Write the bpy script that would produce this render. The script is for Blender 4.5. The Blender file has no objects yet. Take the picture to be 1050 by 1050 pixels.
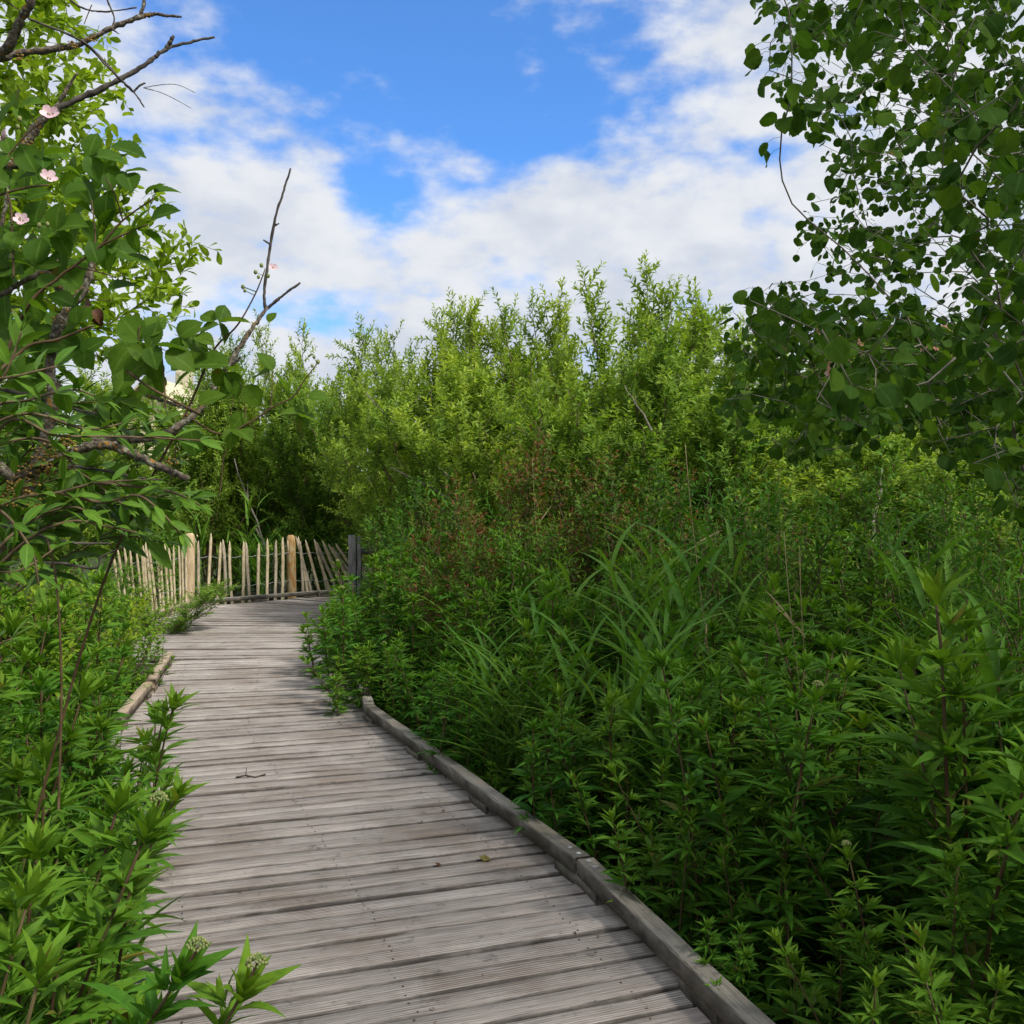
import bpy, math, random
import numpy as np
from mathutils import Vector

rng = np.random.default_rng(11)
random.seed(11)
scene = bpy.context.scene
col = scene.collection
R_ = math.radians
F = 1010.0          # focal length in pixels of the 1050 px photograph
HZ = 520.0          # horizon row
EYE = 1.6
GROUND = -0.34


def P(px, py, d):
    return np.array([(px - 525.0) / F * d, d, EYE + (HZ - py) / F * d])


def nrm(v):
    v = np.asarray(v, float)
    return v / (np.linalg.norm(v, axis=-1, keepdims=True) + 1e-12)


# ------------------------------------------------------------------ tagging
def tag(o, label=None, cat=None, group=None, kind=None):
    if label: o['label'] = label
    if cat: o['category'] = cat
    if group: o['group'] = group
    if kind: o['kind'] = kind
    return o


def empty(name, loc=(0, 0, 0), rz=0.0, scale=1.0):
    o = bpy.data.objects.new(name, None)
    o.empty_display_size = 0.1
    o.location = loc
    o.rotation_euler = (0, 0, rz)
    o.scale = (scale, scale, scale) if np.isscalar(scale) else scale
    col.objects.link(o)
    return o


def link(name, me, mat, parent=None):
    o = bpy.data.objects.new(name, me)
    if mat is not None and len(me.materials) == 0:
        me.materials.append(mat)
    col.objects.link(o)
    if parent is not None:
        o.parent = parent
    return o


def copy_tree(o, parent=None):
    c = o.copy()
    col.objects.link(c)
    if parent is not None:
        c.parent = parent
    for ch in list(o.children):
        copy_tree(ch, c)
    return c


# ------------------------------------------------------------------ mesh accumulators
def make_mesh(name, verts, faces, smooth=True, colors=None, uvs=None):
    """verts (n,3); faces = list of integer arrays (m,k)"""
    me = bpy.data.meshes.new(name)
    verts = np.asarray(verts, np.float32)
    me.vertices.add(len(verts))
    me.vertices.foreach_set('co', verts.ravel())
    idx, starts, tot = [], [], 0
    for f in faces:
        f = np.asarray(f, np.int32)
        if len(f) == 0: continue
        k = f.shape[1]
        starts.append(np.arange(len(f), dtype=np.int32) * k + tot)
        tot += f.size
        idx.append(f.ravel())
    idx = np.concatenate(idx); starts = np.concatenate(starts)
    me.loops.add(len(idx))
    me.loops.foreach_set('vertex_index', idx)
    me.polygons.add(len(starts))
    me.polygons.foreach_set('loop_start', starts)
    me.update(calc_edges=True)
    if smooth:
        me.polygons.foreach_set('use_smooth', np.ones(len(starts), bool))
    if colors is not None:
        a = me.attributes.new('leaf', 'FLOAT_COLOR', 'POINT')
        a.data.foreach_set('color', np.asarray(colors, np.float32).ravel())
    if uvs is not None:
        a = me.uv_layers.new(name='UVMap')
        a.data.foreach_set('uv', np.asarray(uvs, np.float32)[idx].ravel())
    me.validate()
    me.update()
    return me


def template(st):
    u = np.array([s[0] for s in st], float)
    hw = np.array([s[1] for s in st], float)
    return u, hw


T_LANCE = template([(0, .012), (.13, .09), (.32, .145), (.55, .12), (.78, .062), (1, .003)])
T_SERR = template([(0, .012), (.08, .05), (.15, .10), (.20, .095), (.28, .14), (.34, .128), (.43, .145), (.5, .125),
                   (.58, .125), (.66, .095), (.74, .085), (.84, .045), (1, .002)])
T_SMALL = template([(0, .01), (.4, .16), (.75, .10), (1, .003)])
T_NARROW = template([(0, .02), (.45, .125), (1, .003)])
T_OBOV = template([(0, .015), (.35, .14), (.65, .22), (.88, .14), (1, .01)])
T_ELL = template([(0, .012), (.15, .11), (.38, .2), (.62, .19), (.82, .11), (.93, .04), (1, .003)])
T_ROUND = template([(0, .06), (.06, .26), (.16, .40), (.24, .415), (.34, .50), (.44, .485), (.55, .50), (.64, .45),
                    (.74, .40), (.82, .30), (.90, .20), (1, .01)])
T_BRAM = template([(0, .03), (.06, .16), (.13, .29), (.17, .28), (.25, .37), (.29, .35), (.37, .415), (.42, .385), (.5, .41),
                   (.55, .37), (.63, .36), (.67, .31), (.75, .28), (.79, .22), (.86, .16), (.9, .10), (1, .004)])
T_BLADE = template([(0, .018), (.12, .026), (.3, .03), (.5, .027), (.68, .021), (.85, .012), (1, .001)])
T_STALK = template([(0, .05), (.5, .045), (1, .05)])
T_PETAL = template([(0, .05), (.25, .2), (.55, .36), (.82, .34), (1, .14)])


class Leaves:
    def __init__(self):
        self.v, self.c, self.f, self.n = [], [], [], 0

    def add(self, o, t, n, L, T=T_LANCE, W=1.0, fold=.25, droop=.25, tip=0.0, rnd=None, twist=0.0):
        o = np.atleast_2d(np.asarray(o, float)); N = len(o)
        if N == 0: return
        t = nrm(np.broadcast_to(np.asarray(t, float), (N, 3)))
        n = np.broadcast_to(np.asarray(n, float), (N, 3))
        s = nrm(np.cross(t, n) + 1e-6); n = np.cross(s, t)
        bc = lambda x: np.broadcast_to(np.asarray(x, float), (N,))
        L, W, fold, droop, tip = bc(L), bc(W), bc(fold), bc(droop), bc(tip)
        rnd = rng.random(N) if rnd is None else bc(rnd)
        u, hw = T; K = len(u)
        uu = u[None, :, None]                                             # 1,K,1
        side = np.array([-1., 0., 1.])[None, None, :]
        vv = hw[None, :, None] * side * W[:, None, None]                 # N,K,3
        ww = -droop[:, None, None] * uu ** 2 + np.abs(vv) * fold[:, None, None]
        uu2 = uu * (1 - .18 * np.abs(droop)[:, None, None] * uu)
        Lx = L[:, None, None, None]
        pos = (o[:, None, None, :] + Lx * (uu2[..., None] * t[:, None, None, :] + vv[..., None] * s[:, None, None, :]
               + ww[..., None] * n[:, None, None, :]))
        self.v.append(pos.reshape(-1, 3))
        c = np.zeros((N, K, 3, 4))
        c[..., 0] = rnd[:, None, None]; c[..., 1] = tip[:, None, None]
        c[..., 2] = np.abs(side) * np.ones((N, K, 3)); c[..., 3] = uu
        self.c.append(c.reshape(-1, 4))
        base = []
        for k in range(K - 1):
            a = k * 3
            base += [[a, a + 1, a + 4, a + 3], [a + 1, a + 2, a + 5, a + 4]]
        base = np.array(base)
        f = base[None] + (self.n + np.arange(N) * K * 3)[:, None, None]
        self.f.append(f.reshape(-1, 4))
        self.n += N * K * 3

    def mesh(self, name):
        return make_mesh(name, np.concatenate(self.v), [np.concatenate(self.f)], True, np.concatenate(self.c))

    def build(self, name, mat, parent=None):
        return link(name, self.mesh(name), mat, parent)


class Tubes:
    def __init__(self):
        self.v, self.f, self.t, self.n = [], [], [], 0

    def add(self, pts, rad, sides=5, jitter=0.0):
        pts = np.asarray(pts, float); M = len(pts)
        rad = np.broadcast_to(np.asarray(rad, float), (M,))
        d = np.gradient(pts, axis=0); d = nrm(d)
        ref = np.array([0.31, 0.95, 0.07]) if abs(d[0, 2]) > .6 else np.array([0.05, 0.1, 1.0])
        a = nrm(np.cross(d, ref)); b = np.cross(d, a)
        ang = np.arange(sides) / sides * 2 * math.pi
        rr = rad[:, None] * (1 + jitter * (rng.random((M, sides)) - .5))
        ring = pts[:, None] + rr[..., None] * (np.cos(ang)[None, :, None] * a[:, None] + np.sin(ang)[None, :, None] * b[:, None])
        self.v.append(ring.reshape(-1, 3))
        i = np.arange(M - 1)[:, None] * sides; j = np.arange(sides)[None]
        j2 = (j + 1) % sides
        f = np.stack([i + j, i + j2, i + sides + j2, i + sides + j], -1).reshape(-1, 4) + self.n
        self.f.append(f)
        self.n += M * sides
        # caps
        for off, rev in ((0, True), ((M - 1) * sides, False)):
            c = pts[0] if rev else pts[-1]
            self.v.append(c[None])
            jj = np.arange(sides)
            tri = np.stack([np.full(sides, self.n), self.n - M * sides + off + jj if rev else self.n - 1 - M * sides + off + jj,
                            self.n - M * sides + off + (jj + 1) % sides if rev else self.n - 1 - M * sides + off + (jj + 1) % sides], -1)
            self.t.append(tri)
            self.n += 1

    def mesh(self, name):
        return make_mesh(name, np.concatenate(self.v), [np.concatenate(self.f), np.concatenate(self.t)], True)

    def build(self, name, mat, parent=None):
        return link(name, self.mesh(name), mat, parent)


def curve(ctrl, n):
    """Catmull-Rom through control points"""
    c = np.asarray(ctrl, float)
    c = np.vstack([2 * c[0] - c[1], c, 2 * c[-1] - c[-2]])
    segs = len(c) - 3
    ts = np.linspace(0, segs - 1e-6, n)
    out = []
    for t in ts:
        i = int(t); x = t - i
        p0, p1, p2, p3 = c[i:i + 4]
        out.append(.5 * (2 * p1 + (p2 - p0) * x + (2 * p0 - 5 * p1 + 4 * p2 - p3) * x * x + (3 * p1 - p0 - 3 * p2 + p3) * x ** 3))
    return np.array(out)


def blob(center, r, seg=6, rings=4, squash=(1, 1, 1)):
    """low sphere verts, quads"""
    v = []; f = []
    for i in range(rings + 1):
        th = math.pi * i / rings
        for j in range(seg):
            ph = 2 * math.pi * j / seg
            v.append([center[0] + r * squash[0] * math.sin(th) * math.cos(ph), center[1] + r * squash[1] * math.sin(th) * math.sin(ph),
                      center[2] + r * squash[2] * math.cos(th)])
    for i in range(rings):
        for j in range(seg):
            f.append([i * seg + j, (i + 1) * seg + j, (i + 1) * seg + (j + 1) % seg, i * seg + (j + 1) % seg])
    return np.array(v), np.array(f)


class Blobs:
    def __init__(self): self.v, self.f, self.n = [], [], 0

    def add(self, c, r, **k):
        v, f = blob(c, r, **k)
        self.v.append(v); self.f.append(f + self.n); self.n += len(v)

    def build(self, name, mat, parent=None):
        return link(name, make_mesh(name, np.concatenate(self.v), [np.concatenate(self.f)]), mat, parent)


# ------------------------------------------------------------------ materials
def new_mat(name):
    m = bpy.data.materials.new(name); m.use_nodes = True
    nt = m.node_tree
    for n in list(nt.nodes): nt.nodes.remove(n)
    return m, nt


def N(nt, typ, **kw):
    n = nt.nodes.new(typ)
    for k, v in kw.items():
        if k.startswith('i_'):
            key = k[2:]
            key = int(key) if key.isdigit() else key.replace('_', ' ')
            n.inputs[key].default_value = v
        else:
            setattr(n, k, v)
    return n


def mixc(nt, a, b, fac, blend='MIX'):
    n = nt.nodes.new('ShaderNodeMix'); n.data_type = 'RGBA'; n.blend_type = blend
    for sock, val in ((0, fac), (6, a), (7, b)):
        if hasattr(val, 'is_output') or isinstance(val, bpy.types.NodeSocket):
            nt.links.new(val, n.inputs[sock])
        else:
            n.inputs[sock].default_value = val if sock == 0 else (*val, 1)
    return n.outputs[2]


def math_(nt, op, a, b=None, clamp=False):
    n = nt.nodes.new('ShaderNodeMath'); n.operation = op; n.use_clamp = clamp
    for i, v in enumerate((a, b)):
        if v is None: continue
        if isinstance(v, bpy.types.NodeSocket): nt.links.new(v, n.inputs[i])
        else: n.inputs[i].default_value = v
    return n.outputs[0]


def ramp(nt, x, lo, hi, a=0., b=1.):
    n = nt.nodes.new('ShaderNodeMapRange'); n.interpolation_type = 'SMOOTHSTEP'
    nt.links.new(x, n.inputs[0])
    n.inputs[1].default_value = lo; n.inputs[2].default_value = hi; n.inputs[3].default_value = a; n.inputs[4].default_value = b
    return n.outputs[0]


def leaf_mat(name, dark, light, tip, trans=.3, rough=.5, rib=.35, obj_var=.25, odd=None, spec=.3, dry=0.03):
    yel = lambda c: (min(1, c[0] * 1.24), c[1] * 1.10, c[2] * .62)
    dark, light, tip = yel(dark), yel(light), yel(tip)
    spec *= .42; rough = min(.75, rough + .12)
    m, nt = new_mat(name)
    at = N(nt, 'ShaderNodeAttribute', attribute_name='leaf')
    sep = N(nt, 'ShaderNodeSeparateColor'); nt.links.new(at.outputs['Color'], sep.inputs[0])
    oi = N(nt, 'ShaderNodeObjectInfo')
    c = mixc(nt, dark, light, sep.outputs[0])
    c = mixc(nt, c, tip, sep.outputs[1])
    if odd is not None:       # a share of leaves of another colour
        o = ramp(nt, sep.outputs[0], odd[1], odd[1] + .02)
        c = mixc(nt, c, odd[0], o)
    # patches of slightly different green from plant to plant
    hsv = N(nt, 'ShaderNodeHueSaturation')
    v = math_(nt, 'MULTIPLY_ADD', oi.outputs['Random'], obj_var)
    nt.nodes[-1].inputs[2].default_value = 1 - obj_var / 2
    nt.links.new(v, hsv.inputs['Value'])
    h = math_(nt, 'MULTIPLY_ADD', oi.outputs['Random'], -.03); nt.nodes[-1].inputs[2].default_value = .515
    nt.links.new(h, hsv.inputs['Hue'])
    nt.links.new(c, hsv.inputs['Color'])
    c = hsv.outputs[0]
    # midrib and mottling
    ribf = ramp(nt, sep.outputs[2], 0.0, .16, rib, 0.0)
    c2 = mixc(nt, c, tuple(min(1, x * 1.6 + .03) for x in light), ribf)
    tc = N(nt, 'ShaderNodeTexCoord')
    ns = N(nt, 'ShaderNodeTexNoise', i_Scale=60.0, i_Detail=2.0); nt.links.new(tc.outputs['Object'], ns.inputs['Vector'])
    c2 = mixc(nt, c2, tuple(x * .62 for x in dark), ramp(nt, ns.outputs[0], .5, .75, 0, .45))
    if dry:
        ns2 = N(nt, 'ShaderNodeTexNoise', i_Scale=14.0, i_Detail=1.0); nt.links.new(tc.outputs['Object'], ns2.inputs['Vector'])
        c2 = mixc(nt, c2, (.14, .09, .03), ramp(nt, ns2.outputs[0], .74 - dry, .80, 0, .7))
    p = N(nt, 'ShaderNodeBsdfPrincipled', i_Roughness=rough)
    p.inputs['Specular IOR Level'].default_value = spec
    nt.links.new(c2, p.inputs['Base Color'])
    tr = N(nt, 'ShaderNodeBsdfTranslucent')
    ct = mixc(nt, c2, (1.35, 1.3, .55), 1.0, 'MULTIPLY')
    nt.links.new(ct, tr.inputs['Color'])
    mx = N(nt, 'ShaderNodeMixShader', i_0=trans)
    nt.links.new(p.outputs[0], mx.inputs[1]); nt.links.new(tr.outputs[0], mx.inputs[2])
    out = N(nt, 'ShaderNodeOutputMaterial'); nt.links.new(mx.outputs[0], out.inputs[0])
    return m


def simple_mat(name, a, b, scale=20, rough=.8, bump=.3, spots=None, stretch=(1, 1, 1), bdist=.004):
    m, nt = new_mat(name)
    tc = N(nt, 'ShaderNodeTexCoord'); mp = N(nt, 'ShaderNodeMapping'); mp.inputs['Scale'].default_value = stretch
    nt.links.new(tc.outputs['Object'], mp.inputs[0])
    ns = N(nt, 'ShaderNodeTexNoise', i_Scale=float(scale), i_Detail=5.0); nt.links.new(mp.outputs[0], ns.inputs['Vector'])
    c = mixc(nt, a, b, ramp(nt, ns.outputs[0], .35, .65))
    if spots:
        for (sc, sscale, lo) in spots:
            s = N(nt, 'ShaderNodeTexNoise', i_Scale=float(sscale), i_Detail=3.0); nt.links.new(mp.outputs[0], s.inputs['Vector'])
            c = mixc(nt, c, sc, ramp(nt, s.outputs[0], lo, lo + .06))
    p = N(nt, 'ShaderNodeBsdfPrincipled', i_Roughness=rough); p.inputs['Specular IOR Level'].default_value = .25
    nt.links.new(c, p.inputs['Base Color'])
    if bump:
        b_ = N(nt, 'ShaderNodeBump', i_Strength=bump, i_Distance=bdist); nt.links.new(ns.outputs[0], b_.inputs['Height'])
        nt.links.new(b_.outputs[0], p.inputs['Normal'])
    out = N(nt, 'ShaderNodeOutputMaterial'); nt.links.new(p.outputs[0], out.inputs[0])
    return m


M = {}
M['agri'] = leaf_mat('agrimony_leaf', (.030, .112, .018), (.066, .192, .030), (.105, .235, .03), trans=.30, rough=.45, odd=((.17, .17, .03), .975), dry=.05)
M['willow'] = leaf_mat('willow_leaf', (.09, .19, .045), (.17, .31, .075), (.30, .45, .10), trans=.40, rough=.5, obj_var=.35, rib=.1)
M['sallow'] = leaf_mat('sallow_leaf', (.09, .20, .024), (.16, .30, .04), (.27, .42, .055), trans=.46, rough=.45, rib=.2)
M['aspen'] = leaf_mat('aspen_leaf', (.015, .054, .012), (.034, .098, .018), (.075, .17, .026), trans=.38, rough=.62, rib=.25, spec=.2)
M['bramble'] = leaf_mat('bramble_leaf', (.042, .108, .018), (.075, .165, .026), (.14, .25, .03), trans=.48, rough=.45, rib=.4)
M['privet'] = leaf_mat('lance_leaf', (.050, .135, .022), (.095, .21, .034), (.12, .24, .03), trans=.27, rough=.33, rib=.45, spec=.5)
M['reed'] = leaf_mat('reed_leaf', (.045, .14, .035), (.075, .20, .05), (.11, .25, .05), trans=.36, rough=.45, rib=.2)
M['russet'] = leaf_mat('russet_leaf', (.045, .085, .018), (.08, .14, .022), (.13, .2, .03), trans=.3, odd=((.17, .065, .03), .66), rib=.1)
M['under'] = leaf_mat('undergrowth_leaf', (.022, .07, .012), (.045, .12, .018), (.08, .17, .02), trans=.25, rough=.5, rib=.2)
M['bark'] = simple_mat('grey_bark', (.10, .085, .065), (.20, .18, .15), 30, .9, .5)
M['twig'] = simple_mat('twig_bark', (.09, .06, .035), (.15, .11, .06), 40, .8, .2)
M['stem'] = simple_mat('purple_brown_stem', (.07, .035, .02), (.10, .08, .03), 9, .6, 0)
M['cane'] = simple_mat('bramble_cane', (.07, .04, .022), (.12, .075, .035), 30, .6, .1)
M['gstem'] = simple_mat('green_stem', (.07, .13, .03), (.11, .17, .04), 9, .6, 0)
M['lichen'] = simple_mat('lichened_bark', (.055, .044, .034), (.15, .125, .095), 90, .95, .9,
                         spots=[((.24, .13, .03), 55, .60), ((.24, .24, .19), 80, .57)], bdist=.008)
M['deadtwig'] = simple_mat('dead_twig', (.045, .038, .034), (.11, .095, .08), 50, .9, .5)
M['straw'] = simple_mat('dry_straw', (.20, .15, .075), (.30, .24, .13), 15, .7, 0)
M['petal'] = simple_mat('pale_pink_petal', (.50, .33, .37), (.62, .47, .49), 60, .6, 0)
M['bud'] = simple_mat('pale_green_bud', (.13, .19, .05), (.26, .27, .10), 70, .6, 0)
M['budpink'] = simple_mat('pinkish_bud', (.34, .22, .16), (.45, .30, .22), 70, .6, 0)
M['soil'] = simple_mat('marsh_soil', (.035, .03, .018), (.035, .055, .015), 3, .95, .6, bdist=.03)
M['deadleaf'] = simple_mat('withered_leaf', (.05, .02, .012), (.11, .05, .02), 50, .7, .2)
M['yleaf'] = simple_mat('yellowing_leaf', (.16, .16, .03), (.10, .07, .02), 50, .6, .2)
M['litter'] = simple_mat('dry_litter', (.07, .04, .02), (.16, .11, .05), 3, .8, 0)
M['metal'] = simple_mat('bolt_steel', (.32, .32, .33), (.45, .45, .46), 60, .35, .1)
M['nail'] = simple_mat('rusty_nail', (.05, .035, .03), (.09, .06, .045), 60, .6, 0)
M['wire'] = simple_mat('fence_wire', (.22, .22, .22), (.30, .30, .29), 60, .5, 0)
M['chestnut'] = simple_mat('cleft_chestnut', (.36, .28, .17), (.64, .55, .37), 9, .75, .3, stretch=(6, 6, 1))
M['chestnutg'] = simple_mat('greyed_chestnut', (.26, .22, .16), (.50, .43, .32), 9, .75, .3, stretch=(6, 6, 1))
M['post'] = simple_mat('round_post_wood', (.40, .29, .17), (.55, .43, .28), 5, .8, .4, stretch=(5, 5, .8))
M['postor'] = simple_mat('orange_lichened_post', (.30, .17, .06), (.42, .33, .18), 7, .85, .4, stretch=(4, 4, 1),
                         spots=[((.36, .15, .02), 9, .56)])
M['greywood'] = simple_mat('weathered_grey_wood', (.13, .125, .12), (.26, .25, .24), 5, .85, .6, stretch=(6, 6, 1))


def wood_mat(name, ca, cb, groove=True, moss=0.0, dirt=.6):
    """UV: u = metres along the timber, v = position across 0..1, plus a whole number that tells one timber from the next"""
    m, nt = new_mat(name)
    uv = N(nt, 'ShaderNodeUVMap', uv_map='UVMap')
    s = N(nt, 'ShaderNodeSeparateXYZ'); nt.links.new(uv.outputs[0], s.inputs[0])
    u, v = s.outputs[0], s.outputs[1]
    idn = math_(nt, 'FLOOR', v); fr = math_(nt, 'FRACT', v)
    cmb = N(nt, 'ShaderNodeCombineXYZ'); nt.links.new(u, cmb.inputs[0]); nt.links.new(fr, cmb.inputs[1]); nt.links.new(idn, cmb.inputs[2])
    mp = N(nt, 'ShaderNodeMapping'); mp.inputs['Scale'].default_value = (1.6, 9.0, 7.31); nt.links.new(cmb.outputs[0], mp.inputs[0])
    g = N(nt, 'ShaderNodeTexNoise', i_Scale=2.2, i_Detail=8.0, i_Roughness=.66); nt.links.new(mp.outputs[0], g.inputs['Vector'])
    mp2 = N(nt, 'ShaderNodeMapping'); mp2.inputs['Scale'].default_value = (3.5, 34.0, 3.7); nt.links.new(cmb.outputs[0], mp2.inputs[0])
    g2 = N(nt, 'ShaderNodeTexNoise', i_Scale=1.6, i_Detail=5.0, i_Roughness=.6); nt.links.new(mp2.outputs[0], g2.inputs['Vector'])
    wn = N(nt, 'ShaderNodeTexWhiteNoise', noise_dimensions='1D'); nt.links.new(idn, wn.inputs['W'])
    c = mixc(nt, ca, cb, ramp(nt, g.outputs[0], .32, .68))
    c = mixc(nt, c, tuple(x * .38 for x in ca), ramp(nt, g2.outputs[0], .50, .70, 0, .85))
    c = mixc(nt, c, tuple(x * 1.12 for x in cb), ramp(nt, g2.outputs[0], .46, .30, 0, .5))
    hsv = N(nt, 'ShaderNodeHueSaturation'); nt.links.new(c, hsv.inputs['Color'])
    vv = math_(nt, 'MULTIPLY_ADD', wn.outputs['Value'], .42); nt.nodes[-1].inputs[2].default_value = .80
    nt.links.new(vv, hsv.inputs['Value'])
    c = hsv.outputs[0]
    tc = N(nt, 'ShaderNodeTexCoord')
    dn = N(nt, 'ShaderNodeTexNoise', i_Scale=1.4, i_Detail=7.0, i_Roughness=.7); nt.links.new(tc.outputs['Object'], dn.inputs['Vector'])
    c = mixc(nt, c, (.19, .13, .085), ramp(nt, dn.outputs[0], .46, .66, 0, dirt))
    dn2 = N(nt, 'ShaderNodeTexNoise', i_Scale=9.0, i_Detail=6.0, i_Roughness=.75); nt.links.new(tc.outputs['Object'], dn2.inputs['Vector'])
    c = mixc(nt, c, (.05, .045, .04), ramp(nt, dn2.outputs[0], .56, .72, 0, .7))
    # gap shade and grime painted along the worn arrises of each board
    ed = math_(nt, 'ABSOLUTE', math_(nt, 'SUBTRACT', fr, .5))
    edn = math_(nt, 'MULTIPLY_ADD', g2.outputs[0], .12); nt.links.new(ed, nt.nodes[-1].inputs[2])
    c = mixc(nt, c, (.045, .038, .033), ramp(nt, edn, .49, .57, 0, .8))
    if moss:
        mn = N(nt, 'ShaderNodeTexNoise', i_Scale=5.0, i_Detail=6.0, i_Roughness=.7); nt.links.new(tc.outputs['Object'], mn.inputs['Vector'])
        c = mixc(nt, c, (.085, .095, .05), ramp(nt, mn.outputs[0], .48, .66, 0, moss))
    p = N(nt, 'ShaderNodeBsdfPrincipled', i_Roughness=.78); p.inputs['Specular IOR Level'].default_value = .25
    h = math_(nt, 'MULTIPLY_ADD', g2.outputs[0], -.6); nt.nodes[-1].inputs[2].default_value = .5
    if groove:
        gx = math_(nt, 'MULTIPLY', fr, 2 * math.pi * 8.0)
        sn = math_(nt, 'SINE', gx)
        pr = ramp(nt, sn, -.95, -.1)
        wear = ramp(nt, dn.outputs[0], .36, .62, .25, 1.0)
        has = ramp(nt, wn.outputs['Value'], .25, .4, .25, 1.0)
        wear = math_(nt, 'MULTIPLY', wear, has)
        inv = math_(nt, 'SUBTRACT', 1.0, pr)
        gf = math_(nt, 'MULTIPLY', inv, wear)
        c = mixc(nt, c, (.055, .05, .045), math_(nt, 'MULTIPLY', gf, .8))
        h = math_(nt, 'MULTIPLY_ADD', gf, -1.2); nt.links.new(math_(nt, 'MULTIPLY', g2.outputs[0], -.5), nt.nodes[-2].inputs[2])
    nt.links.new(c, p.inputs['Base Color'])
    b_ = N(nt, 'ShaderNodeBump', i_Strength=.7, i_Distance=.004); nt.links.new(h, b_.inputs['Height'])
    nt.links.new(b_.outputs[0], p.inputs['Normal'])
    out = N(nt, 'ShaderNodeOutputMaterial'); nt.links.new(p.outputs[0], out.inputs[0])
    return m


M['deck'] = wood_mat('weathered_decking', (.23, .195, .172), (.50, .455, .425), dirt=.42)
M['kerb'] = wood_mat('weathered_kerb_timber', (.20, .18, .15), (.40, .37, .325), groove=False, moss=.55, dirt=.3)
M['kerbpale'] = wood_mat('pale_kerb_timber', (.33, .25, .18), (.47, .38, .29), groove=False, moss=.1, dirt=.5)


# ------------------------------------------------------------------ timbers
_tid = [0]


def timber(Vs, Fs, UVs, n0, a, b, w, h, z0, z1=None, stations=10, chamfer=.006, jit=.0015, tilt=0.0, w_end=None, side=None):
    """a board from a to b (xy ends of its centre line at top surface z0), width w, thickness h"""
    a = np.asarray(a, float); b = np.asarray(b, float)
    z1 = z0 if z1 is None else z1
    w_end = w if w_end is None else w_end
    d = (b - a); Ln = np.linalg.norm(d); d = d / Ln
    s = np.array([-d[1], d[0]])
    _tid[0] += 1
    tid = _tid[0]
    vs, uv = [], []
    ph = rng.random() * 10
    for i in range(stations):
        t = i / (stations - 1)
        c = a + d * Ln * t
        hw = (w * (1 - t) + w_end * t) / 2 + jit * rng.normal()
        zc = z0 * (1 - t) + z1 * t + jit * .8 * math.sin(ph + t * 7) + jit * .4 * rng.normal()
        prof = [(-1, -h, .01), (-1, -chamfer, .02), (-1 + chamfer / hw, 0, .05), (0, -.001, .5), (1 - chamfer / hw, 0, .95), (1, -chamfer, .98), (1, -h, .99)]
        for (q, zz, v) in prof:
            xy = c + s * q * hw
            vs.append([xy[0], xy[1], zc + zz + tilt * q * hw + (jit * .5 * rng.normal() if zz > -.5 * h else 0)])
            uv.append([t * Ln + tid * 1.7, tid + v])
    K = 7
    f = []
    for i in range(stations - 1):
        for k in range(K - 1):
            p = i * K + k
            f.append([p, p + K, p + K + 1, p + 1])
        f.append([i * K + K - 1, (i + 1) * K + K - 1, (i + 1) * K, i * K])
    caps = [list(range(K))[::-1], [(stations - 1) * K + k for k in range(K)]]
    Vs.append(np.array(vs)); UVs.append(np.array(uv))
    Fs[0].append(np.array(f) + n0); Fs[1].append(np.array(caps) + n0)
    return n0 + len(vs)


class Timbers:
    def __init__(self): self.v, self.uv, self.f, self.n = [], [], ([], []), 0

    def add(self, *a, **k): self.n = timber(self.v, self.f, self.uv, self.n, *a, **k)

    def build(self, name, mat, parent=None):
        me = make_mesh(name, np.concatenate(self.v), [np.concatenate(self.f[0]), np.concatenate(self.f[1])], False, None, np.concatenate(self.uv))
        return link(name, me, mat, parent)


# ------------------------------------------------------------------ ground
def build_ground():
    xs = np.concatenate([[-400, -200, -100, -60], np.linspace(-30, 30, 61), [60, 100, 200, 400]])
    ys = np.concatenate([[-200, -60, -20], np.linspace(-8, 40, 49), [60, 100, 200, 400, 700]])
    X, Y = np.meshgrid(xs, ys, indexing='ij')
    Z = GROUND + .05 * np.sin(X * 1.3 + Y * .7) * np.cos(Y * 1.1 - X * .4) + .03 * np.sin(3.1 * X) * np.sin(2.7 * Y)
    v = np.stack([X, Y, Z], -1).reshape(-1, 3)
    ny = len(ys)
    i = np.arange(len(xs) - 1)[:, None] * ny; j = np.arange(ny - 1)[None]
    f = np.stack([i + j, i + ny + j, i + ny + j + 1, i + j + 1], -1).reshape(-1, 4)
    tag(link('ground', make_mesh('ground', v, [f]), M['soil']), 'dark damp marsh soil under the plants', 'ground', kind='structure')


build_ground()

# ------------------------------------------------------------------ boardwalk
SEC = [[((2.45, -2.0), (.78, -2.63)), ((.63, 3.05), (-1.02, 2.43)), ((.27, 4.2), (-1.40, 3.62)), ((-1.10, 7.41), (-2.76, 6.86)),
        ((-1.38, 8.75), (-3.07, 8.35)), ((-1.78, 10.6), (-3.56, 10.25))],
       [((-1.79, 10.62), (-4.85, 10.3)), ((-1.95, 12.6), (-5.02, 12.5)), ((-1.85, 14.2), (-5.05, 14.6)), ((-1.5, 14.9), (-4.98, 15.85)),
        ((-1.0, 15.3), (-3.45, 17.55)), ((-.3, 15.6), (-1.7, 18.8)), ((2.0, 16.2), (1.2, 19.4))]]


def edge_at(which, y):
    """x of the right (0) or left (1) deck edge at depth y"""
    pts = [k[which] for s in SEC for k in s]
    for (a, b) in zip(pts, pts[1:]):
        if a[1] <= y <= b[1] and b[1] > a[1]:
            return a[0] + (b[0] - a[0]) * (y - a[1]) / (b[1] - a[1])
    return pts[0][0] if y < pts[0][1] else pts[-1][0]


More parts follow.
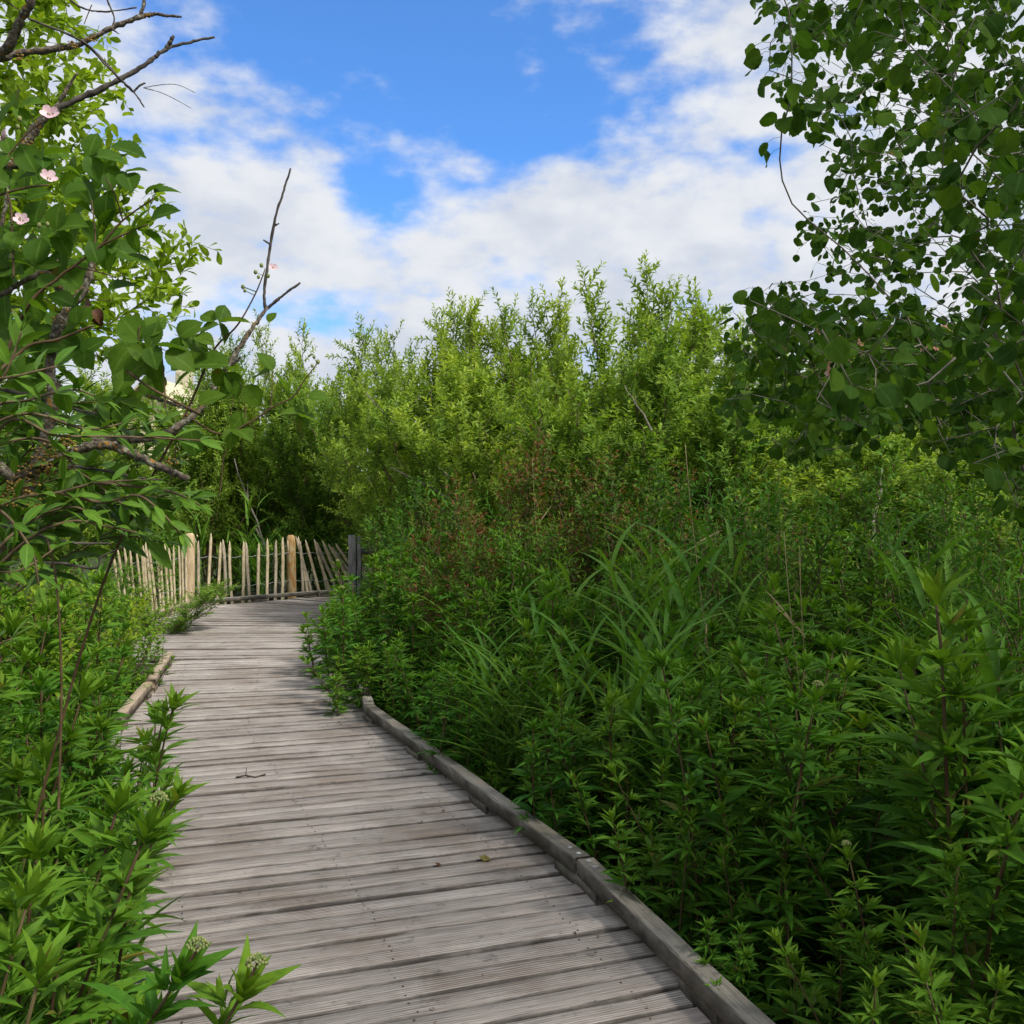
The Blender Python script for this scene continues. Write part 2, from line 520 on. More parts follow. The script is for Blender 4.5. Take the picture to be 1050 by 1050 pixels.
deck = Timbers(); nails = []
for sec in SEC:
    for (r0, l0), (r1, l1) in zip(sec, sec[1:]):
        r0, l0, r1, l1 = map(np.array, (r0, l0, r1, l1))
        ln = .5 * (np.linalg.norm(r1 - r0) + np.linalg.norm(l1 - l0))
        n = max(2, int(round(ln / .124)))
        wr = np.linalg.norm(r1 - r0) / n; wl = np.linalg.norm(l1 - l0) / n
        for i in range(n):
            t = (i + .5) / n
            a = r0 + (r1 - r0) * t; b = l0 + (l1 - l0) * t
            d = nrm(b - a)
            a = a - d * (.06 + rng.random() * .02); b = b + d * (.05 + rng.random() * .035)
            gap = .010 + .010 * rng.random() ** 1.5
            cr = abs(np.dot(nrm(r1 - r0), np.array([-d[1], d[0]])))
            cl = abs(np.dot(nrm(l1 - l0), np.array([-d[1], d[0]])))
            dz = .0038 * rng.normal()
            for kk in (.13, .5, .87):
                for sg in (-1, 1): nails.append((a + (b - a) * kk + np.array([-d[1], d[0]]) * sg * .032 + rng.normal(size=2) * .006, dz + .001))
            deck.add(a, b, wr * cr - gap, .032, dz, dz + .0025 * rng.normal(), stations=9, jit=.0014, tilt=.012 * rng.normal(), w_end=wl * cl - gap)
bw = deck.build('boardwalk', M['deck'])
tag(bw, 'weathered grey plank boardwalk curving through the marsh plants', 'boardwalk', kind='structure')
NB = Blobs()
for (q, zz) in nails: NB.add((q[0], q[1], zz), .0045, seg=6, rings=3, squash=(1, 1, .35))
tag(NB.build('nail_heads', M['nail'], bw), kind='stuff')
# bearers below the planks
br = Timbers()
for k in (.12, .88):
    pts = [np.array(r) * (1 - k) + np.array(l) * k for s in SEC for (r, l) in s]
    for a, b in zip(pts, pts[1:]):
        if np.linalg.norm(b - a) > .3: br.add(a, b, .08, .25, -.036)
br.build('bearer', M['kerb'], bw)


def kerb(pts, labels, blocks, mat, bolts=(), bh=.066, bw_=.082, lift=.045, off=0.0):
    """one straight kerb beam raised on blocks"""
    a, b = np.array(pts[0], float), np.array(pts[1], float)
    d = nrm(b - a); s = np.array([-d[1], d[0]])
    a = a + s * off; b = b + s * off
    root = empty('timber_kerb', (float(a[0]), float(a[1]), 0.0))
    tag(root, labels, 'kerb rail', 'raised timber kerbs along the boardwalk')
    T = Timbers(); T.add(a, b, bw_, bh, lift + bh, stations=14, chamfer=.008, jit=.0011)
    o = T.build('beam', mat, root); o.location = -root.location
    for t in blocks:
        c = a + (b - a) * t
        T = Timbers(); T.add(c - d * .13, c + d * .13, bw_ * .92, lift + .012, lift + .004, stations=4, chamfer=.006, jit=.002)
        o = T.build('spacer_block', mat, root); o.location = -root.location
    for t in bolts:
        B = Blobs()
        c = a + (b - a) * t
        B.add((c[0], c[1], lift + bh + .001), .013, seg=10, rings=6, squash=(1, 1, .4))
        o = B.build('bolt', M['metal'], root); o.location = -root.location
    return root


off = -.02
kerb(((.98, 1.9), (.285, 4.17)), 'nearest grey kerb timber along the right deck edge at the bottom of the photo', (.55, .97), M['kerb'], (.955, .985), off=-.03)
kerb(((.275, 4.185), (-1.10, 7.41)), 'long grey kerb timber bolted at its near end on the right deck edge', (.02, .33, .66, .98), M['kerb'], (.012, .035), off=-.03)
kerb(((-1.105, 7.425), (-1.38, 8.75)), 'short mossy kerb timber at the bend of the right deck edge', (.05, .95), M['kerb'], off=-.03)
kerb(((-1.385, 8.765), (-1.78, 10.6)), 'kerb timber half hidden under plants beyond the right bend', (.05, .95), M['kerb'], off=-.03)
kerb(((-.86, 1.9), (-2.72, 6.75)), 'kerb timber buried under the plants on the left deck edge', (.1, .5, .9), M['kerb'], off=.0)
kerb(((-2.80, 6.95), (-3.10, 8.38)), 'broken pale kerb timber poking out of the left plants', (.1, .9), M['kerbpale'], off=-.0)
kerb(((-3.12, 8.5), (-3.52, 10.1)), 'short pale kerb timber ending where the deck widens to the left', (.05, .9), M['kerbpale'], off=-.0)
kerb(((-5.08, 13.1), (-5.08, 15.8)), 'pale kerb timber in front of the left leaning palings', (.05, .5, .97), M['kerbpale'], off=.0)
kerb(((-5.06, 15.82), (-3.48, 17.56)), 'brown kerb timber in front of the upright palings at the deck end', (.08, .5, .93), M['kerb'], off=.0)
kerb(((-3.46, 17.58), (-1.7, 18.86)), 'far kerb timber in front of the palings leaning beside the grey post', (.08, .9), M['kerb'], off=.0)


# ------------------------------------------------------------------ paling fence
def pale_mesh(h, w, th):
    # cleft stake: flattened, slightly bowed, sharpened top
    T = Tubes()
    bow = rng.normal() * .012
    zs = np.array([0, .2, .45, .7, .9, .965, 1.0]) * h
    pts = np.stack([bow * np.sin(zs / h * 3) + .004 * rng.normal(size=7), .003 * rng.normal(size=7), zs], -1)
    T.add(pts, np.array([1, 1.02, .98, 1.0, .96, .55, .06]) * w / 2, sides=6, jitter=.12)
    me = T.mesh('pale')
    co = np.empty(len(me.vertices) * 3, np.float32); me.vertices.foreach_get('co', co)
    co = co.reshape(-1, 3); co[:, 1] *= th / w
    me.vertices.foreach_set('co', co.ravel()); me.update()
    return me


fence = empty('paling_fence', (-5.33, 16.25, GROUND))
tag(fence, 'cleft chestnut paling fence with pointed stakes across the end of the boardwalk', 'fence')
fl = np.array([-5.33, 16.25])
pm = [pale_mesh(1.36 + .05 * rng.normal(), .054 + .008 * rng.random(), .034) for _ in range(10)]


def pale(x, y, lean_x, lean_y, k, h=1.0, mat=None):
    me = pm[k % len(pm)]
    if mat:
        me = me.copy(); me.materials.clear(); me.materials.append(M[mat])
    o = link('pale', me, M['chestnut'], fence)
    o.location = (x - fl[0], y - fl[1], rng.normal() * .015)
    o.rotation_euler = (lean_y, lean_x, fang + rng.normal() * .08)
    o.scale = (1, 1, h)
    return o


P1 = np.array([-5.33, 16.25]); P2 = np.array([-3.96, 17.65])
fang = math.atan2(*(P2 - P1)[::-1])
k = 0
for i in range(11):                                    # upright centre run
    t = (i + 1) / 12.2
    c = P1 + (P2 - P1) * t + np.array([.02, -.03])
    pale(c[0], c[1], .03 * rng.normal() - .012, .01, k, 1.0 + .02 * rng.normal(), 'chestnut' if k % 3 else 'chestnutg'); k += 1
PL = np.array([-5.72, 14.55]); fang = math.atan2(*(P1 - PL)[::-1])
for i in range(17):                                    # left run comes back towards the viewer, leaning
    t = (i + .6) / 17.2
    c = P1 + (PL - P1) * t
    pale(c[0], c[1], -.03 - .22 * t + .02 * rng.normal(), .01, k, 1.0 + .03 * rng.normal(), 'chestnut'); k += 1
PR = np.array([-2.3, 18.9]); fang = math.atan2(*(PR - P2)[::-1])
for i in range(15):                                    # right run slumps over more and more
    t = (i + .8) / 15
    c = P2 + (PR - P2) * t
    pale(c[0], c[1], -.06 - .52 * min(1, t * 1.25) + .03 * rng.normal(), .01, k, 1.0 + .12 * t, 'chestnutg' if k % 2 else 'chestnut'); k += 1


def round_post(c, r, top, mat, name='post', lean=(0, 0)):
    T = Tubes()
    h = top - GROUND
    zs = np.array([0, .3, .6, .9, .97, 1.0]) * h
    pts = np.stack([c[0] - fl[0] + lean[0] * zs, c[1] - fl[1] + lean[1] * zs, zs], -1)
    T.add(pts, np.array([1.02, 1, .99, .98, .9, .55]) * r, sides=12, jitter=.05)
    return T.build(name, mat, fence)


round_post(P1, .085, 1.17, M['post'], lean=(.012, 0))
round_post(P2 + np.array([.02, .02]), .082, 1.10, M['postor'], lean=(-.02, 0))
for zz in (.28, .78):
    T = Tubes()
    for (a, b, n) in ((PL, P1, 60), (P1, P2, 60), (P2, PR, 50)):
        ts = np.linspace(0, 1, n)
        pts = np.stack([a[0] + (b[0] - a[0]) * ts - fl[0], a[1] + (b[1] - a[1]) * ts - fl[1] - .03,
                        zz - GROUND + .012 * np.sin(ts * 40) - .03 * np.sin(ts * math.pi)], -1)
        T.add(pts, .005, sides=4)
    T.build('wire', M['wire'], fence)

# grey squared post with its rail
gp = empty('handrail_post', (-2.40, 14.85, GROUND))
tag(gp, 'weathered grey square post with a rail on its right side beside the bushes', 'post')
T = Timbers()


def box_part(name, lo, hi, mat, parent, bev=.006, jit=.002):
    """upright squared timber in parent space"""
    lo = np.array(lo, float); hi = np.array(hi, float)
    v, f = [], []
    zs = np.linspace(lo[2], hi[2], 6)
    for z in zs:
        for (x, y) in ((lo[0] + bev, lo[1]), (hi[0] - bev, lo[1]), (hi[0], lo[1] + bev), (hi[0], hi[1] - bev), (hi[0] - bev, hi[1]), (lo[0] + bev, hi[1]),
                       (lo[0], hi[1] - bev), (lo[0], lo[1] + bev)):
            v.append([x + jit * rng.normal(), y + jit * rng.normal(), z])
    for i in range(5):
        for j in range(8):
            f.append([i * 8 + j, i * 8 + (j + 1) % 8, (i + 1) * 8 + (j + 1) % 8, (i + 1) * 8 + j])
    caps = np.array([list(range(8))[::-1], [40 + j for j in range(8)]])
    return link(name, make_mesh(name, v, [np.array(f), caps], False), mat, parent)


box_part('upright', (-.06, -.05, 0), (.055, .06, 1.52), M['greywood'], gp)
o = box_part('side_stud', (.065, -.03, 0), (.13, .05, 1.50), M['greywood'], gp)
rl = Tubes(); rl.add([(.13, .02, 1.28), (.5, .10, 1.30), (1.2, .3, 1.30), (2.2, .7, 1.28)], .055, sides=8, jitter=.1)
rl.build('rail', M['greywood'], gp)


# ------------------------------------------------------------------ hemp agrimony
def agrimony_stem(Lv, St, base, h, lean, dens=1.0, big=1.0, budtop=False):
    """one leafy stem; decussate pairs of three-fingered leaves and little side shoots"""
    bend = rng.normal(size=2) * .09
    n = 12
    zs = np.linspace(0, 1, n)
    pts = np.stack([base[0] + lean[0] * zs ** 1.6 * h + bend[0] * np.sin(zs * 4) * h * .3,
                    base[1] + lean[1] * zs ** 1.6 * h + bend[1] * np.sin(zs * 3.5) * h * .3,
                    base[2] + zs * h], -1)
    St.add(pts, np.linspace(.0055, .0022, n) * (.8 + .4 * big), sides=5)
    z = .16; ang = rng.random() * 6.28; k = 0
    while z < h - .02:
        f = z / h
        i = min(n - 2, int(f * (n - 1))); fr = f * (n - 1) - i
        p = pts[i] * (1 - fr) + pts[i + 1] * fr
        ang += math.pi / 2 + .15 * rng.normal()
        up = .15 + .55 * f + .2 * rng.normal()
        size = big * (.165 if f < .7 else .165 * (1 - (f - .7) * 1.7)) * (.85 + .3 * rng.random())
        for sd in (0, math.pi):
            a = ang + sd + .1 * rng.normal()
            d0 = np.array([math.cos(a), math.sin(a), up])
            tp = np.clip((f - .62) * 1.7, 0, 1) * .8
            po = p + nrm(d0) * .012
            ls = [(0, 1.0)] if f > .9 else [(0, 1.0), (.55, .74), (-.55, .74)]
            for (da, sc) in ls:
                aa = a + da * (1 + .15 * rng.normal())
                d = np.array([math.cos(aa), math.sin(aa), up * (.8 if da else 1.0) + .05 * rng.normal()])
                nv = np.array([-math.cos(aa) * up, -math.sin(aa) * up, 1.0]) + .25 * rng.normal(size=3)
                Lv.add(po, d, nv, size * sc, T_SERR if big > .99 and f > .35 else T_LANCE, W=.62 + .3 * rng.random(), fold=.2 + .5 * rng.random(),
                       droop=.12 + .5 * rng.random() * (1 - f * .5), tip=tp, rnd=rng.random())
            # axillary shoot
            if f > .2 and rng.random() < .62 * dens:
                sl = (.04 + .10 * rng.random()) * (1.15 - f) * 1.5
                sd_ = nrm(np.array([math.cos(a), math.sin(a), 1.3]))
                q = p + sd_ * sl
                if sl > .05: St.add([p, p + sd_ * sl * .5 + rng.normal(size=3) * .004, q], [.002, .0018, .0014], sides=3)
                m = 6 + int(rng.random() * 3)
                for j in range(m):
                    aa = j * 2.4 + rng.random() * .8
                    tt = j / m
                    d = sd_ * (1.1 - .5 * tt) + (.25 + .9 * tt) * np.array([math.cos(aa), math.sin(aa), .15])
                    Lv.add(q - sd_ * sl * .6 * tt, d, sd_ - .5 * d + .3 * rng.normal(size=3), (.035 + .055 * tt * (.7 + .5 * rng.random())) * big, T_LANCE, W=.8, fold=.4,
                           droop=.15 + .2 * tt, tip=np.clip(.8 - .6 * tt, 0, 1) * (.35 + .65 * f))
        z += (.105 if f < .75 else .07) / (.75 + .25 * dens) * (.85 + .3 * rng.random())
        k += 1
    # growing point
    top = pts[-1]; ax = nrm(pts[-1] - pts[-2])
    for j in range(9):
        aa = j * 2.4 + rng.random() * .5
        sp = .25 + .07 * j
        d = ax + sp * np.array([math.cos(aa), math.sin(aa), 0])
        Lv.add(top - ax * .004 * j, d, ax - .6 * d + .01, (.045 + .0075 * j) * big, T_LANCE, W=.9, fold=.5, droop=-.05 + .03 * j, tip=1.0 - .05 * j)
    return top, ax


def flower_head(Bl, c, ax, r):
    for i in range(46):
        q = rng.random(); a = i * 2.39996
        rr = r * math.sqrt((i + .5) / 46)
        p = np.asarray(c) + np.array([math.cos(a) * rr, math.sin(a) * rr, r * .75 * (1 - (rr / r) ** 2) + r * .25 + .1 * r * rng.normal()])
        Bl.add(p, r * (.13 + .04 * rng.random()), seg=5, rings=4, squash=(1, 1, 1.3))


def make_agrimony(nst, h, spread=.09, dens=1.0, big=1.0, bud=0, lean=.14):
    root = empty('hemp_agrimony', (0, 0, 0))
    Lv, St = Leaves(), Tubes(); Bl = Blobs()
    for i in range(nst):
        a = rng.random() * 6.28
        b = np.array([math.cos(a) * spread * rng.random(), math.sin(a) * spread * rng.random(), 0])
        hh = h * (.75 + .3 * rng.random())
        le = np.array([math.cos(a), math.sin(a)]) * lean * rng.random() * 1.6 + rng.normal(size=2) * .03
        top, ax = agrimony_stem(Lv, St, b, hh, le, dens, big)
        if i < bud:
            St.add([top - ax * .03, top + ax * .045], .002, sides=4)
            flower_head(Bl, top + ax * .03, ax, .012 + .004 * rng.random())
    St.build('stem', M['stem'], root)
    Lv.build('foliage', M['agri'], root)
    if bud: Bl.build('flower_head', M['bud'], root)
    return root


def drop(o):
    for ch in list(o.children): drop(ch)
    bpy.data.objects.remove(o)


def scatter(region, spacing_fn, tries, existing=None):
    pts = [] if existing is None else list(existing)
    out = []
    for _ in range(tries):
        p = region()
        if p is None: continue
        sp = spacing_fn(p)
        ok = True
        for q in pts:
            if (p[0] - q[0]) ** 2 + (p[1] - q[1]) ** 2 < sp * sp: ok = False; break
        if ok: pts.append(p); out.append(p)
    return out


protos = [make_agrimony(n, h, spread=s, dens=1.1, big=b, bud=bd) for (n, h, s, b, bd) in
          ((4, 1.15, .18, 1.0, 0), (4, 1.2, .2, .9, 0), (4, 1.1, .18, 1.1, 0), (5, 1.25, .2, .95, 0), (4, 1.2, .18, 1.15, 0), (5, 1.15, .22, .9, 1), (4, 1.05, .2, 1.05, 0), (5, 1.2, .22, 1.0, 0))]


def region_right():
    y = 1.45 + 9.5 * rng.random() ** 1.4
    x0 = edge_at(0, y) + (.20 if y < 8 else -.02)
    x1 = .52 * y + .45
    if x1 <= x0: return None
    return (x0 + (x1 - x0) * rng.random(), y)


pts_r = scatter(region_right, lambda p: .145 + .036 * p[1], 7000)[:225]
print('right agrimony', len(pts_r))
for (x, y) in pts_r:
    e = x - edge_at(0, y)
    o = copy_tree(protos[int(rng.integers(len(protos)))])
    near = y < 4.3
    gx = (x - .38) / max(.2, .52 * y + .45 - .38)
    hgt = (1.0 + .1 * rng.normal())
    if e < .45: hgt *= .66 if y < 8 else .8
    elif e < .8: hgt *= .84 if y < 8 else .95
    if y > 5: hgt *= 1.08
    if y > 8: hgt *= 1.12
    if 3.9 < y < 6.2 and x > 1.0 + .1 * y: hgt *= .5
    if y < 3.7 and e > .5: hgt *= 1.06
    s = hgt * (1.12 if near and e > .45 else 1.06)
    o.location = (x, y, GROUND + .02)
    o.rotation_euler = (.06 * rng.normal(), -.05 * rng.random() if e < .5 else .05 * rng.normal(), rng.random() * 6.28)
    o.scale = (s * (1.05 + .15 * rng.random()), s * (1.05 + .15 * rng.random()), s)
    if e < .45:
        tag(o, 'short leafy hemp agrimony crowding the right kerb timber', 'plant', 'short hemp agrimony along the right kerb')
    elif near:
        tag(o, 'leafy hemp agrimony in the nearest shaded patch at lower right', 'plant', 'nearest hemp agrimony on the right')
    else:
        tag(o, 'hemp agrimony stem in the deeper shaded stand between kerb and aspen', 'plant', 'deeper hemp agrimony on the right')


def region_left():
    y = 1.35 + 9.5 * rng.random() ** 1.15
    x1 = edge_at(1, y) - (.03 if y < 4 else .10)
    x0 = min(-.52 * y - .35, x1 - .35)
    return (x0 + (x1 - x0) * rng.random(), y)


pts_l = scatter(region_left, lambda p: .16 + .026 * p[1], 4000)[:105]
print('left agrimony', len(pts_l))
for (x, y) in pts_l:
    e = edge_at(1, y) - x
    o = copy_tree(protos[int(rng.integers(len(protos)))])
    s = (1.12 + .12 * rng.normal())
    if e < .3: s *= .86
    if y < 2.4: s *= .86
    if y > 7.5: s *= .86
    if y > 7.5 and e < .5: s *= .72
    o.location = (x, y, GROUND + .02)
    o.rotation_euler = (.06 * rng.normal(), -.04 + .03 * rng.normal() if e < .45 else .05 * rng.normal(), rng.random() * 6.28)
    o.scale = (s * (1.0 + .12 * rng.random()), s * (1.0 + .12 * rng.random()), s)
    if y < 4.6:
        tag(o, 'bright leafy hemp agrimony in the near bank left of the boardwalk', 'plant', 'near hemp agrimony on the left')
    else:
        tag(o, 'hemp agrimony farther along the left deck edge towards the palings', 'plant', 'farther hemp agrimony on the left')

# low plants that flop over the deck edge between the bend and the grey post, and a few over the near kerb
spill = [(y, -.16 + .3 * rng.random(), .62 + .22 * rng.random()) for y in np.linspace(7.75, 14.3, 24)] + [(y, .03 + .1 * rng.random(), .36 + .12 * rng.random()) for y in (3.3, 4.9, 5.6, 6.3, 6.7, 7.1)]
for (y, e, s) in spill:
    o = copy_tree(protos[int(rng.integers(len(protos)))])
    if y > 7.5: tag(o, 'hemp agrimony flopping over the deck edge at the right bend before the grey post', 'plant', 'hemp agrimony at the right bend')
    else: tag(o, 'small low hemp agrimony pressed against the right kerb timber', 'plant', 'small hemp agrimony against the right kerb')
    o.location = (edge_at(0, y) + e + (.12 if y < 7.5 else 0), y, GROUND + .02)
    o.rotation_euler = (.08 * rng.normal(), -.10 - .06 * rng.random(), rng.random() * .01 + 6.28 * rng.random()); o.scale = (s * 1.25, s * 1.25, s)

# the two stems that lean out over the planks
def leaning_plant(base, tip_, label, big, bud):
    root = empty('hemp_agrimony', tuple(base))
    Lv, St, Bl = Leaves(), Tubes(), Blobs()
    b = np.zeros(3); v = np.asarray(tip_) - np.asarray(base)
    top, ax = agrimony_stem(Lv, St, b, v[2], (v[0] / v[2], v[1] / v[2]), 1.2, big)
    if bud:
        St.add([top - ax * .03, top + ax * .055], .0028, sides=5)
        flower_head(Bl, top + ax * .05, ax, .0175)
    St.build('stem', M['stem'], root); Lv.build('foliage', M['agri'], root)
    if bud: Bl.build('flower_head', M['bud'], root)
    return tag(root, label, 'plant')


leaning_plant((-.86, 1.75, GROUND), P(262, 1012, 1.62), 'hemp agrimony with a pale green bud cluster leaning over the planks at the bottom edge', 1.15, True)
leaning_plant((-1.42, 3.35, GROUND), P(192, 722, 3.15), 'tall hemp agrimony leaning out of the left bank over the middle planks', 1.1, False)
leaning_plant((-1.32, 2.9, GROUND), P(178, 815, 2.75), 'hemp agrimony with leafy tip bent over the left deck edge', 1.1, False)
leaning_plant((-.98, 1.95, GROUND), P(130, 850, 1.9), 'hemp agrimony with a greenish bud cluster in the near left bank', 1.1, True)
leaning_plant((-1.0, 1.75, GROUND), P(175, 995, 1.6), 'low hemp agrimony with a small bud cluster at the bottom left of the deck', 1.1, True)
for p in protos: drop(p)


# ------------------------------------------------------------------ undergrowth (uncountable)
def build_undergrowth():
    L = Leaves()
    n = 26000
    y = 1.0 + 25 * rng.random(n) ** 1.5
    x = (rng.random(n) * 2 - 1) * (.6 * y + 1.5)
    er = np.array([edge_at(0, q) for q in y]); el = np.array([edge_at(1, q) for q in y])
    keep = (x > er + .12) | (x < el - .02)
    keep |= (y > 19.3)
    keep &= ~((y > 10.3) & (y < 19.3) & (x < er) & (x > -5.2))
    x, y = x[keep], y[keep]; n = len(x)
    er = np.array([edge_at(0, q) for q in y]); el = np.array([edge_at(1, q) for q in y])
    e = np.where(x > er, x - er, el - x)
    z = GROUND + rng.random(n) * np.clip(.3 + e * .5, .3, .75)
    a = rng.random(n) * 6.28
    t = np.stack([np.cos(a), np.sin(a), .3 + .5 * rng.random(n)], -1)
    nv = np.stack([-np.cos(a) * .4, -np.sin(a) * .4, np.ones(n)], -1) + .3 * rng.normal(size=(n, 3))
    L.add(np.stack([x, y, z], -1), t, nv, (.07 + .05 * rng.random(n)) * (1 + y * .02), T_LANCE, W=1.3, fold=.3, droop=.35, tip=rng.random(n) * .3)
    o = L.build('undergrowth', M['under'])
    tag(o, 'low dark leafy undergrowth filling the gaps between the tall plants', 'undergrowth', kind='stuff')


build_undergrowth()


# ------------------------------------------------------------------ reeds
def make_reed(nst, h, blades=7, lean=.15):
    root = empty('reed_clump', (0, 0, 0))
    L, S = Leaves(), Tubes()
    for i in range(nst):
        a = rng.random() * 6.28; b = np.array([math.cos(a), math.sin(a), 0]) * .12 * rng.random()
        hh = h * (.7 + .4 * rng.random())
        le = np.array([math.cos(a), math.sin(a), 0]) * lean * rng.random() + np.array([*rng.normal(size=2) * .04, 0])
        zs = np.linspace(0, 1, 8)
        pts = b + zs[:, None] * np.array([0, 0, hh]) + (zs ** 2)[:, None] * le * hh
        S.add(pts, np.linspace(.004, .0015, 8), sides=4)
        for k in range(blades):
            f = .2 + .8 * (k + rng.random() * .5) / blades; f = min(f, 1)
            q = b + np.array([0, 0, hh * f]) + le * hh * f * f
            aa = a + k * math.pi + .5 * rng.normal()
            up = 1.3 + .8 * rng.random()
            d = np.array([math.cos(aa), math.sin(aa), up])
            nv = np.array([-math.cos(aa) * up, -math.sin(aa) * up, 1.0])
            L.add(q, d, nv, .38 + .2 * rng.random(), T_BLADE, W=.85 + .4 * rng.random(), fold=.5, droop=.12 + .5 * rng.random(), tip=.4 * f)
    S.build('stem', M['gstem'], root); L.build('blades', M['reed'], root)
    return root


reeds = [make_reed(4, 1.1), make_reed(5, 1.3), make_reed(3, 1.5, 8), make_reed(6, 1.0)]
reed_spots = []
for (px, d, s) in ((505, 6.2, .95), (525, 6.0, .85), (560, 6.3, .9), (655, 5.0, .95), (680, 4.6, .9), (700, 5.0, 1.0), (640, 5.7, 1), (590, 6.8, 1), (745, 5.4, 1.0), (620, 7.6, 1.1),
                   (790, 5.8, 1.05), (835, 5.2, 1), (880, 6.2, 1.1), (930, 4.7, 1.0), (985, 4.1, 1.05), (1020, 3.7, 1.05), (1045, 3.4, 1.1), (960, 5.6, 1.1), (540, 8.2, 1.1), (700, 7.6, 1.15)):
    reed_spots.append(((px - 525) / F * d, d, s, 'reed clump with long arching blades among the hemp agrimony on the right', 'reeds among the right plants'))
for (px, d, s) in ((498, 6.7, 1.0), (515, 5.7, .85), (545, 5.6, .95), (575, 5.3, .85), (630, 5.0, 1.0), (665, 5.4, 1.1), (690, 5.6, 1.15), (715, 4.6, .95), (735, 5.9, 1.1), (670, 6.2, 1.15), (1010, 4.4, 1.2), (965, 4.9, 1.15), (1040, 4.0, 1.2), (1000, 3.4, 1.0), (770, 6.4, 1.1), (480, 7.6, 1.0)):
    reed_spots.append(((px - 525) / F * d, d, s, 'reed clump with long arching blades among the hemp agrimony on the right', 'reeds among the right plants'))
for (px, d, s) in ((425, 10.8, .9), (440, 9.6, .85), (410, 12.0, 1.0), (455, 11.5, 1.0), (395, 13.4, 1.0), (470, 10.2, 1.0), (385, 11.0, .7)):
    reed_spots.append(((px - 525) / F * d, d, s, 'reed clump at the bend between the grey post and the right kerb', 'reeds by the bend'))
for i in range(44):
    px = 120 + 310 * rng.random(); d = 18.3 + 3.5 * rng.random() + (max(0, px - 290) * .008)
    reed_spots.append(((px - 525) / F * d, d, 1.1 + .35 * rng.random(), 'tall grassy reed clump standing behind the paling fence', 'reeds behind the fence'))
for (px, d, s) in ((175, 17.4, .8), (150, 16.4, .8), (130, 15.3, .9), (115, 14.2, 1.0), (100, 13.0, 1.1), (80, 12.2, 1.1), (125, 12.6, .8), (60, 11.4, 1.1)):
    reed_spots.append(((px - 525) / F * d, d, s, 'grassy clump beside the leaning left palings', 'reeds by the left palings'))
for (x, y, s, lab, g) in reed_spots:
    o = copy_tree(reeds[int(rng.integers(4))])
    o.location = (x, y, GROUND); o.rotation_euler = (0, 0, rng.random() * 6.28); o.scale = (s, s, s)
    tag(o, lab, 'reed', g)
for p in reeds: drop(p)

# dry straw stalks from last year
for (a, b, d, lab) in (((836, 745), (808, 545), 4.6, 'dry straw stalk leaning left among the dark agrimony on the right'),
                       ((832, 742), (824, 560), 4.65, 'paler upright straw stalk beside the leaning one'),
                       ((740, 640), (706, 455), 5.6, 'thin tan stalk rising in front of the thicket left of the aspen'),
                       ((560, 600), (548, 470), 8.5, 'thin dry stalk in front of the russet shrub')):
    q = P(*a, d); q[2] = GROUND; t = P(*b, d + .1)
    o_ = empty('dry_stalk', tuple(q))
    T = Tubes(); v = t - q
    z = np.linspace(0, 1, 10)
    T.add(z[:, None] * v + np.stack([.02 * np.sin(z * 5), 0 * z, 0 * z], -1), np.linspace(.004, .002, 10), sides=5)
    T.build('stalk', M['straw'], o_)
    for f in (.5, .75):
        Lb = Leaves(); Lb.add(v * f, np.array([.6 * rng.normal(), .3 * rng.normal(), .5]), np.array([0, -1, .3]), .22, T_BLADE, W=.7, droop=.6)
        Lb.build('dry_blade', M['straw'], o_)
    tag(o_, lab, 'stalk')


